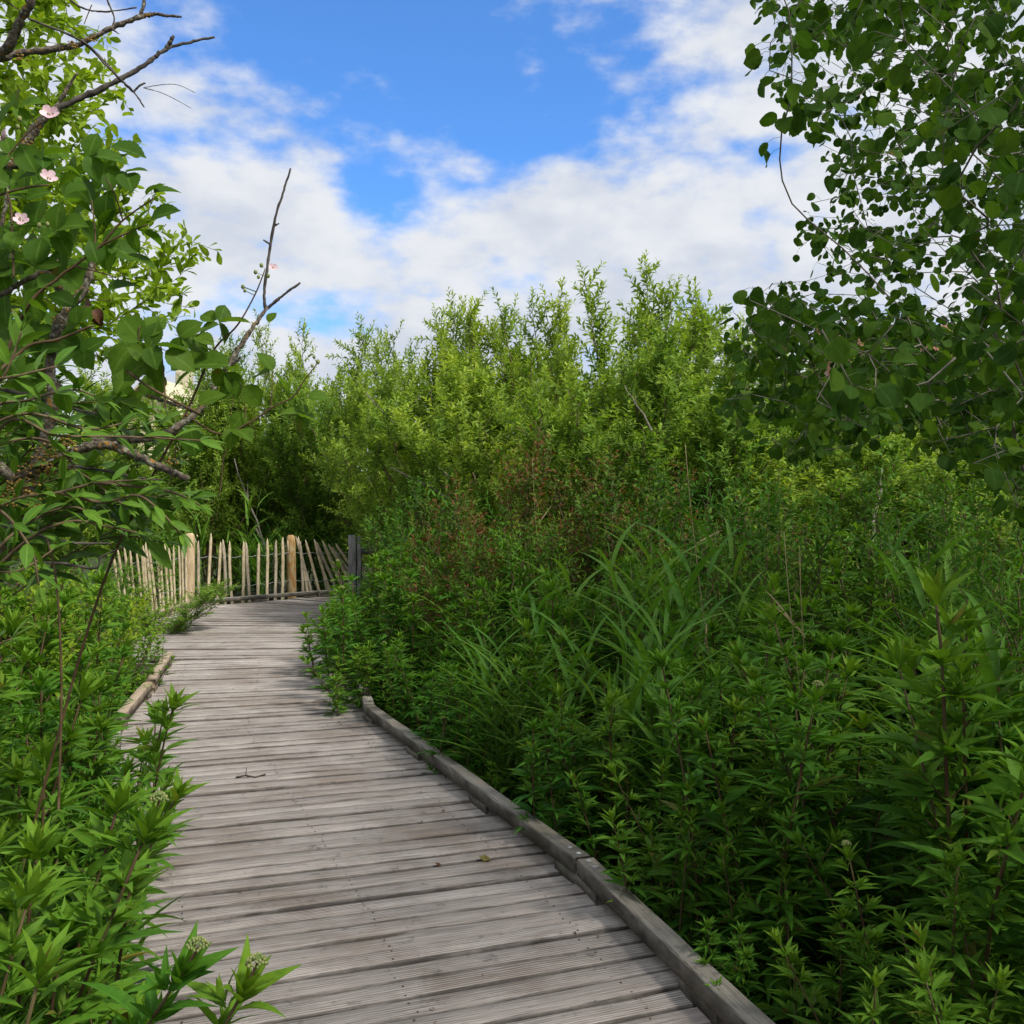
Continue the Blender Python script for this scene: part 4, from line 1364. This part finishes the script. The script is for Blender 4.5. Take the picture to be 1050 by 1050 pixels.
rl_ = lambda: rng.random()
fill = []
for _ in range(70):   # crowded leaves in the heart of the bush
    px, py = rng.random() * 135 - 20, 150 + rng.random() * 260
    fill.append((px, py, 2.25 + .5 * rl_(), 24 + 14 * rl_(), rl_() * 360, rl_() < .5))
bramble('bramble_bush', 'bramble with pale pink flowers and broad toothed leaves at the left edge', (-1.35, 2.2, GROUND),
        [([(-60, 700, 2.1), (-20, 430, 2.1), (21, 361, 2.15), (60, 348, 2.15), (95, 334, 2.15)], .0045, .0028),
         ([(-40, 500, 2.2), (20, 330, 2.2), (60, 285, 2.2), (76, 273, 2.2), (103, 252, 2.2), (126, 226, 2.2), (158, 203, 2.2)], .0045, .002),
         ([(103, 252, 2.2), (128, 240, 2.2), (152, 230, 2.2)], .0025, .0015), ([(126, 226, 2.2), (118, 200, 2.2), (108, 182, 2.2)], .002, .0015),
         ([(98, 258, 2.2), (97, 232, 2.2), (94, 205, 2.2)], .002, .0015), ([(76, 273, 2.2), (105, 280, 2.2), (119, 285, 2.2)], .002, .0013),
         ([(-20, 150, 2.2), (8, 200, 2.2), (13, 250, 2.2), (14, 285, 2.2)], .003, .0025), ([(8, 160, 2.2), (30, 135, 2.2), (50, 122, 2.2)], .002, .0015),
         ([(-40, 220, 2.2), (0, 200, 2.2), (30, 192, 2.2), (50, 190, 2.2)], .003, .002), ([(60, 830, 2.0), (63, 700, 2.0), (58, 600, 2.0), (48, 550, 2.05)], .0026, .002)],
        [(45, 160, 2.2, 30, 20, 1), (95, 160, 2.2, 36, 5, 1), (85, 185, 2.2, 34, -75, 0), (130, 178, 2.2, 30, -60, 1), (110, 200, 2.2, 34, -100, 0), (65, 205, 2.2, 32, 0, 0), (120, 215, 2.2, 30, -150, 0),
         (60, 235, 2.2, 38, 10, 1), (150, 200, 2.2, 24, 40, 0), (158, 198, 2.2, 30, 25, 0), (155, 225, 2.2, 34, 20, 0), (140, 235, 2.2, 34, -20, 1), (128, 262, 2.2, 34, -15, 0), (120, 258, 2.2, 28, -120, 0),
         (40, 295, 2.2, 34, 40, 0), (30, 312, 2.2, 30, -20, 1), (112, 298, 2.2, 34, 30, 0), (15, 240, 2.2, 34, 200, 1), (10, 190, 2.2, 30, 160, 0), (0, 130, 2.2, 34, 60, 0), (20, 110, 2.25, 28, 20, 1),
         (100, 270, 2.2, 26, 100, 0), (75, 250, 2.2, 28, 150, 0), (25, 355, 2.15, 30, 100, 0), (20, 385, 2.2, 34, 120, 1)] + fill,
        [(52, 118, 2.15, 15), (6, 142, 2.15, 15), (49, 183, 2.15, 14), (22, 226, 2.15, 13), (48, 38 + 80, 2.2, 10)],
        [(20, 122, 2.2, 4), (18, 130, 2.2, 3.5), (12, 263, 2.2, 4.5), (40, 231, 2.2, 3.5), (8, 196, 2.2, 3), (49, 230, 2.2, 3.5)])
fill = []
for _ in range(16):
    px = 125 + rng.random() * 85; py = 345 + rng.random() * 75
    fill.append((px, py, 2.2 + .3 * rl_(), 22 + 14 * rl_(), rl_() * 360, rl_() < .4))
bramble('bramble_bush', 'bramble sprays with buds beside the two bare prongs right of the other bramble', (-.98, 2.35, GROUND),
        [([(20, 900, 2.45), (105, 600, 2.4), (190, 425, 2.3), (218, 361, 2.35), (243, 334, 2.35), (261, 303, 2.35), (272, 276, 2.35)], .004, .0015),
         ([(190, 425, 2.3), (225, 445, 2.3), (255, 434, 2.3), (279, 418, 2.3), (300, 407, 2.3), (312, 390, 2.3), (325, 373, 2.3)], .003, .0012),
         ([(226, 349, 2.35), (228, 335, 2.35)], .001, .001), ([(252, 430, 2.3), (250, 405, 2.3), (246, 392, 2.3)], .0015, .001), ([(278, 418, 2.3), (279, 395, 2.3), (279, 380, 2.3)], .0015, .001),
         ([(130, 380, 2.2), (150, 395, 2.2), (180, 412, 2.2), (205, 424, 2.2)], .003, .003), ([(170, 420, 2.2), (168, 385, 2.2), (165, 355, 2.2)], .002, .0015), ([(140, 370, 2.2), (142, 345, 2.2), (143, 335, 2.2)], .002, .0015)],
        [(228, 330, 2.35, 30, 5, 1), (222, 328, 2.35, 22, 160, 0), (205, 342, 2.35, 26, 30, 0), (200, 345, 2.3, 24, -20, 1), (235, 375, 2.3, 44, 175, 0), (232, 382, 2.3, 30, -60, 1), (246, 395, 2.3, 30, -160, 0),
         (250, 396, 2.3, 28, -50, 0), (279, 380, 2.3, 26, 120, 0), (281, 383, 2.3, 26, -40, 0), (276, 382, 2.3, 24, 185, 0), (300, 426, 2.3, 30, -5, 0), (310, 424, 2.3, 26, 175, 1), (316, 408, 2.3, 22, 10, 0),
         (240, 440, 2.3, 30, -20, 1), (158, 355, 2.2, 36, 5, 1), (145, 350, 2.2, 38, 130, 0), (150, 345, 2.2, 32, 60, 0), (185, 345, 2.25, 28, 40, 0), (170, 360, 2.2, 36, -30, 0), (195, 440, 2.2, 30, -80, 0), (275, 330, 2.35, 14, 60, 0)] + fill,
        [(280, 275, 2.33, 8)],
        [(249, 294, 2.35, 3), (251, 298, 2.35, 2.5), (262, 279, 2.35, 3), (268, 272, 2.35, 3), (275, 283, 2.35, 2.8), (265, 284, 2.35, 2.5), (326, 371, 2.3, 3.2), (320, 375, 2.3, 2.5), (322, 366, 2.3, 2.5), (200, 348, 2.3, 3), (203, 358, 2.3, 3)])

# withered brown leaf caught on the bramble
L = Leaves(); q = P(100, 322, 2.13)
for (dx, dz, a) in ((0, 0, -100), (-.006, .01, -60), (.008, -.004, -125), (-.012, .016, 160)):
    L.add(np.array([dx, .01 * rng.normal(), dz]), np.array([math.cos(R_(a)), .3 * rng.normal(), math.sin(R_(a))]), np.array([.3 * rng.normal(), -1, .3]), .036, T_BRAM, W=.8, fold=.9, droop=.6)
o = L.build('withered_leaf', M['deadleaf']); o.location = q
tag(o, 'curled dark brown withered leaf hanging on the bramble cane', 'leaf')


# ------------------------------------------------------------------ glossy lance-leaved shrub in the left foreground
def lance_shrub():
    base = np.array([-1.45, 2.0, GROUND]); root = empty('privet_shrub', tuple(base))
    S, L = Tubes(), Leaves()

    def twig(pp, r0, r1, size, gap, tipy=.25, skip=.1):
        c = curve([P(*q) for q in pp], 9 * len(pp)) - base
        S.add(c, np.linspace(r0, r1, len(c)), sides=5)
        seg = np.linalg.norm(np.diff(c, axis=0), axis=1); s = np.concatenate([[0], np.cumsum(seg)])
        z = s[-1] * skip; k = 0
        while z < s[-1]:
            i = int(np.searchsorted(s, z) - 1); i = max(0, min(i, len(c) - 2))
            p = c[i] + (c[i + 1] - c[i]) * ((z - s[i]) / (seg[i] + 1e-9))
            ax = nrm(c[i + 1] - c[i])
            ph = (k % 2) * 1.2 + .3 * rng.normal()
            e1 = nrm(np.cross(ax, [0, 0, 1.0])); e2 = np.cross(e1, ax)
            f = z / s[-1]
            for sg in (1, -1):
                rad = sg * (math.cos(ph) * e1 + math.sin(ph) * e2)
                d = ax * (.75 + .5 * f) + rad + np.array([0, 0, .15 + .15 * rng.normal()]) + .18 * rng.normal(size=3)
                L.add(p, d, np.array([0, -.35, 1.0]) + .35 * rng.normal(size=3), size * (.85 + .4 * rng.random()), T_ELL, W=.68 + .22 * rng.random(), fold=.35, droop=.1 + .25 * rng.random(), tip=tipy * f * rng.random() * 1.5)
            z += gap * (.8 + .4 * rng.random()); k += 1
        d = nrm(c[-1] - c[-2])
        for j in range(3): L.add(c[-1], d + .35 * rng.normal(size=3), np.array([0, -.3, 1]), size * .7, T_ELL, W=.6, fold=.35, droop=.1, tip=.5)

    B = (-160, 900, 2.0)
    for (pp, s, g) in (([B, (-60, 600, 2.0), (0, 440, 1.95), (60, 447, 1.95), (130, 448, 2.0), (212, 452, 2.05)], .062, .055),
                       ([(-100, 560, 2.0), (-20, 430, 2.0), (30, 410, 2.0), (75, 400, 2.0), (105, 410, 2.0)], .06, .05),
                       ([(-100, 520, 1.9), (-40, 420, 1.9), (0, 390, 1.9), (15, 360, 1.9), (22, 340, 1.9)], .07, .04),
                       ([(-80, 480, 1.9), (-20, 400, 1.9), (20, 385, 1.9), (60, 375, 1.95)], .066, .045),
                       ([(-80, 600, 2.0), (0, 520, 2.0), (60, 505, 2.0), (100, 495, 2.05), (150, 492, 2.1)], .05, .045),
                       ([(60, 505, 2.0), (105, 515, 2.05), (140, 508, 2.05), (165, 525, 2.05), (185, 548, 2.05)], .058, .042),
                       ([(100, 495, 2.05), (150, 500, 2.1), (180, 506, 2.1), (205, 518, 2.1)], .05, .04),
                       ([(-80, 650, 1.9), (0, 560, 1.9), (40, 530, 1.95), (75, 520, 1.95), (98, 530, 1.95)], .06, .045),
                       ([(-60, 640, 2.0), (20, 560, 2.0), (70, 535, 2.0), (110, 540, 2.05), (140, 546, 2.05)], .055, .045),
                       ([(-80, 500, 2.1), (-10, 460, 2.1), (40, 450, 2.1), (70, 470, 2.1), (85, 500, 2.1)], .05, .045),
                       ([(-60, 560, 1.8), (-10, 520, 1.8), (30, 560, 1.8), (40, 600, 1.8)], .06, .05),
                       ([(-60, 640, 1.9), (-20, 590, 1.9), (20, 585, 1.9), (60, 560, 1.95)], .05, .045),
                       ([(-70, 470, 2.15), (20, 425, 2.15), (90, 440, 2.15), (140, 430, 2.2)], .05, .04),
                       ([(-70, 560, 2.2), (10, 490, 2.2), (70, 480, 2.2), (130, 520, 2.2)], .05, .04),
                       ([(-100, 760, 1.7), (-60, 690, 1.7), (-20, 670, 1.7), (12, 655, 1.7)], .07, .05)):
        twig(pp, .004, .0018, s, g)
    for _ in range(34):
        px = -20 + 175 * rng.random() ** 1.1; py = 385 + 165 * rng.random(); d = 2.25 + .6 * rng.random()
        ln = 60 + 50 * rng.random(); an = R_(-25 + 50 * rng.random())
        pp = [(px - ln * 1.3, py + 40 + 30 * rng.random(), d), (px - ln * .5, py + 12, d), (px, py, d), (px + ln * .5 * math.cos(an), py + ln * .5 * math.sin(an), d)]
        twig(pp, .0025, .0012, .072 + .025 * rng.random(), .045)
    S.build('branches', M['twig'], root); L.build('crown', M['privet'], root)
    tag(root, 'glossy lance leaved shrub hanging over the left bank at eye level', 'shrub')


lance_shrub()

# small-leaved bright bushes low on the left, behind the agrimony
bl = make_willow(1.7, .7, 9, 18, leafL=.05, T=T_OBOV, mat='sallow', name='sallow_bush', wild=.55, stepd=.022)
for (px, d, top, lab) in ((20, 6.6, 560, 'small bright sallow bush at the left edge under the glossy shrub'), (75, 7.4, 550, 'small bright sallow bush between the left edge and the palings'), (112, 8.2, 564, 'small sallow bush nearest the leaning left palings'),
                          (-30, 5.2, 540, 'bright sallow bush cut by the left edge behind the agrimony bank')):
    o = copy_tree(bl); hs = (EYE + (HZ - top) / F * d - GROUND) / 1.8
    o.location = ((px - 525) / F * d, d, GROUND); o.scale = (1, 1, hs); o.rotation_euler = (0, 0, rng.random() * 6)
    tag(o, lab, 'bush', 'small sallow bushes on the left')
drop(bl)


# ------------------------------------------------------------------ litter on the planks
def litter_leaf(px, py, size, mat, lab, fold=.6):
    d = EYE * F / (py - HZ); p = P(px, py, d); L = Leaves()
    L.add(np.array([0, 0, .004]), np.array([.7, .6, .25]), np.array([.2, -.3, 1]), size, T_BRAM, W=1.0, fold=fold, droop=.3)
    L.add(np.array([0.004, 0, .006]), np.array([-.5, .5, .7]), np.array([.6, -.6, .4]), size * .7, T_BRAM, W=1.0, fold=fold, droop=.4)
    o = L.build('fallen_leaf', mat); o.location = p
    tag(o, lab, 'leaf')


litter_leaf(495, 884, .05, M['yleaf'], 'crumpled yellowish leaf lying near the right kerb')
litter_leaf(448, 889, .028, M['deadleaf'], 'tiny reddish brown leaf on the planks left of the yellowish one')
for (pp, lab) in (([(242, 799), (252, 797), (262, 799), (272, 796)], 'small dry twig lying on the planks beyond the left plants'), ([(316, 662), (326, 660), (336, 659)], 'dark dead stem lying by the right plants near the deck end')):
    T = Tubes(); pts = []
    for (px, py) in pp: d = EYE * F / (py - HZ); pts.append(P(px, py, d) + [0, 0, .012])
    o0 = np.array(pts[0]); T.add(np.array(pts) - o0, .005, sides=5, jitter=.3)
    T.add([pts[1] - o0, pts[1] - o0 + np.array([.01, -.02, .05])], [.004, .002], sides=4)
    o = T.build('twig', M['deadtwig']); o.location = o0; tag(o, lab, 'twig')


L = Leaves()
for _ in range(150):
    sec = SEC[0] if rng.random() < .8 else SEC[1]
    i = int(rng.integers(len(sec) - 1)); t = rng.random()
    r = np.array(sec[i][0]) * (1 - t) + np.array(sec[i + 1][0]) * t; l = np.array(sec[i][1]) * (1 - t) + np.array(sec[i + 1][1]) * t
    k = rng.random(); k = .06 + .16 * rng.random() if k < .45 else (.80 + .16 * rng.random() if k < .85 else rng.random())
    q = r + (l - r) * k
    a = rng.random() * 6.28
    L.add((q[0], q[1], .004 + .004 * rng.random()), (math.cos(a), math.sin(a), .1), (.2 * rng.normal(), .2 * rng.normal(), 1), .008 + .022 * rng.random() ** 2, T_SMALL, W=1.0 + rng.random(), fold=.5, droop=.3)
tag(L.build('leaf_litter', M['litter']), 'scraps of dry leaf along the deck edges', 'litter', kind='stuff')


# ------------------------------------------------------------------ far houses and far tree line
def house(x, y, w, dpt, hw, hr, rz, wall, roof, lab):
    root = empty('house', (x, y, GROUND), rz)
    wm = simple_mat('house_wall_' + lab.split()[0], wall, tuple(c * .93 for c in wall), 2, .85, .1)
    rm = simple_mat('house_roof_' + lab.split()[0], roof, tuple(c * .75 for c in roof), 4, .85, .4, stretch=(1, 1, 4))
    a, b = w / 2, dpt / 2
    v = [(-a, -b, 0), (a, -b, 0), (a, b, 0), (-a, b, 0), (-a, -b, hw), (a, -b, hw), (a, b, hw), (-a, b, hw), (-a, 0, hw + hr), (a, 0, hw + hr)]
    link('wall', make_mesh('wall', v, [np.array([[0, 1, 5, 4], [2, 3, 7, 6], [3, 0, 4, 7], [1, 2, 6, 5]]), np.array([[4, 8, 7], [5, 6, 9]])], False), wm, root)
    e = .4; t = .12
    rv = []
    for s in (-1, 1):
        rv += [(-a - e, s * (b + e), hw - e * hr / b + .02), (a + e, s * (b + e), hw - e * hr / b + .02), (a + e, 0, hw + hr + .02), (-a - e, 0, hw + hr + .02)]
        rv += [(p[0], p[1], p[2] + t) for p in rv[-4:]]
    f = []
    for k in (0, 8): f += [[k, k + 1, k + 2, k + 3], [k + 4, k + 5, k + 6, k + 7], [k, k + 1, k + 5, k + 4], [k + 1, k + 2, k + 6, k + 5], [k + 3, k, k + 4, k + 7]]
    ro = link('roof', make_mesh('roof', rv, [np.array(f)], False), rm, root)
    box_part('chimney', (a * .5 - .35, -.3, hw + hr - .6), (a * .5 + .35, .3, hw + hr + 1.0), rm, ro)
    gl = simple_mat('house_glass_' + lab.split()[0], (.03, .035, .04), (.05, .055, .06), 2, .15, 0)
    for wx in (-.6, 0, .6):
        for wz in (1.0, hw - 1.7):
            fo = box_part('window', (wx * a - .55, -b - .05, wz), (wx * a + .55, -b + .02, wz + 1.2), M['chestnut'], root, jit=0)
            box_part('pane', (wx * a - .47, -b - .06, wz + .08), (wx * a + .47, -b - .045, wz + 1.12), gl, fo, jit=0)
    tag(root, lab, 'house')


house((178 - 525) / F * 46, 46, 5, 3.0, 6.0, 1.6, 1.5, (.80, .69, .45), (.62, .55, .40), 'cream house glimpsed through the bramble at left')
house((905 - 525) / F * 62, 62, 7.5, 8, 9.6, 3.6, -.1, (.40, .29, .22), (.25, .12, .08), 'red roofed house glimpsed through the aspen')


def treeline():
    L = Leaves(); n = 26000
    x = (rng.random(n) * 2 - 1) * 55
    y = 38 + 8 * rng.random(n) + 6 * np.sin(x * .2)
    top = 3.6 + .8 * np.sin(x * .5) + .5 * np.sin(x * 1.7 + 1)
    z = GROUND + rng.random(n) ** .7 * top
    L.add(np.stack([x, y, z], -1), rng.normal(size=(n, 3)), rng.normal(size=(n, 3)), .35 + .25 * rng.random(n), T_SMALL, W=2.0, fold=.3, droop=.2, tip=rng.random(n) * .3)
    tag(L.build('far_thicket', M['willow']), 'far green thicket closing off the horizon behind everything', 'thicket', kind='stuff')


treeline()

# ------------------------------------------------------------------ sky, sun, camera
SUN_EL, SUN_AZ = R_(50), R_(124)        # azimuth clockwise from +Y (the view direction): over the right shoulder
sd = np.array([math.sin(SUN_AZ) * math.cos(SUN_EL), math.cos(SUN_AZ) * math.cos(SUN_EL), math.sin(SUN_EL)])
w = bpy.data.worlds.new('World'); scene.world = w; w.use_nodes = True
nt = w.node_tree
for n in list(nt.nodes): nt.nodes.remove(n)
sky = N(nt, 'ShaderNodeTexSky', sky_type='NISHITA', sun_disc=False)
sky.sun_elevation = SUN_EL; sky.sun_rotation = SUN_AZ; sky.altitude = 0; sky.air_density = 1.0; sky.dust_density = .6; sky.ozone_density = 2.5
bg1 = N(nt, 'ShaderNodeBackground', i_Strength=.15)
nt.links.new(mixc(nt, sky.outputs[0], (.62, 1.08, 1.60), 1.0, 'MULTIPLY'), bg1.inputs[0])
tc = N(nt, 'ShaderNodeTexCoord')
nA = N(nt, 'ShaderNodeTexNoise', i_Scale=5.5, i_Detail=8.0, i_Roughness=.6); mpA = N(nt, 'ShaderNodeMapping'); mpA.inputs['Scale'].default_value = (1, 1, 1.9)
mpA.inputs['Location'].default_value = (.3, .1, .7)
nt.links.new(tc.outputs['Generated'], mpA.inputs[0]); nt.links.new(mpA.outputs[0], nA.inputs['Vector'])
nB = N(nt, 'ShaderNodeTexNoise', i_Scale=19.0, i_Detail=5.0, i_Roughness=.5); nt.links.new(mpA.outputs[0], nB.inputs['Vector'])
nC = N(nt, 'ShaderNodeTexNoise', i_Scale=7.0, i_Detail=4.0, i_Roughness=.5); nt.links.new(mpA.outputs[0], nC.inputs['Vector'])
acc = None
for (px, py, rx, ry, wgt) in ((405, 40, 285, 125, 1.0), (390, 190, 60, 62, .85), (545, 125, 150, 58, .9), (345, 325, 130, 26, .3), (700, 172, 110, 24, .5), (250, 20, 110, 60, .6), (30, 330, 160, 40, .5)):
    c = nrm(np.array([(px - 525) / F, 1, (HZ - py) / F]))
    sub = N(nt, 'ShaderNodeVectorMath', operation='SUBTRACT'); nt.links.new(tc.outputs['Generated'], sub.inputs[0]); sub.inputs[1].default_value = tuple(c)
    mul = N(nt, 'ShaderNodeVectorMath', operation='MULTIPLY'); nt.links.new(sub.outputs[0], mul.inputs[0]); mul.inputs[1].default_value = (F / rx, 1.0, F / ry)
    ln = N(nt, 'ShaderNodeVectorMath', operation='LENGTH'); nt.links.new(mul.outputs[0], ln.inputs[0])
    f = ramp(nt, ln.outputs['Value'], 0, 1.5, wgt, 0.0)
    acc = f if acc is None else math_(nt, 'MAXIMUM', acc, f)
nz = math_(nt, 'MULTIPLY_ADD', nA.outputs[0], 2.6); nt.nodes[-1].inputs[2].default_value = -1.3
nz2 = math_(nt, 'MULTIPLY_ADD', nB.outputs[0], 1.9); nt.links.new(nz, nt.nodes[-1].inputs[2]); 
cover = math_(nt, 'SUBTRACT', math_(nt, 'ADD', nz2, .09), math_(nt, 'MULTIPLY', acc, 1.45))
mask = ramp(nt, cover, -.15, .95)
cb = N(nt, 'ShaderNodeBackground', i_Strength=1.0)
cc = mixc(nt, (.64, .69, .79), (.83, .855, .90), ramp(nt, math_(nt, 'ADD', math_(nt, 'MULTIPLY', nC.outputs[0], .6), math_(nt, 'MULTIPLY', nB.outputs[0], .4)), .36, .62))
nt.links.new(cc, cb.inputs[0])
mx = N(nt, 'ShaderNodeMixShader'); nt.links.new(mask, mx.inputs[0]); nt.links.new(bg1.outputs[0], mx.inputs[1]); nt.links.new(cb.outputs[0], mx.inputs[2])
wo = N(nt, 'ShaderNodeOutputWorld'); nt.links.new(mx.outputs[0], wo.inputs[0])

sl = bpy.data.lights.new('sun', 'SUN'); sl.energy = 5.0; sl.angle = R_(10.0); sl.color = (1.0, .95, .86)
so = bpy.data.objects.new('sun', sl); col.objects.link(so)
so.rotation_euler = Vector(tuple(sd)).to_track_quat('Z', 'Y').to_euler()
so.location = (5, -5, 12)

cam = bpy.data.cameras.new('camera'); cam.sensor_width = 36; cam.sensor_fit = 'HORIZONTAL'; cam.lens = 36 * F / 1050
cam.shift_y = -(525 - HZ) / 1050; cam.clip_end = 2000; cam.clip_start = .05
co = bpy.data.objects.new('camera', cam); col.objects.link(co)
co.location = (0, 0, EYE); co.rotation_euler = (R_(90), 0, 0)
scene.camera = co

scene.render.engine = 'CYCLES'
scene.cycles.max_bounces = 8; scene.cycles.transmission_bounces = 6; scene.cycles.diffuse_bounces = 4
scene.cycles.use_denoising = True
scene.cycles.denoising_prefilter = 'ACCURATE'
vs = scene.view_settings
vs.view_transform = 'Standard'; vs.look = 'None'; vs.exposure = 0.0; vs.gamma = 1.0
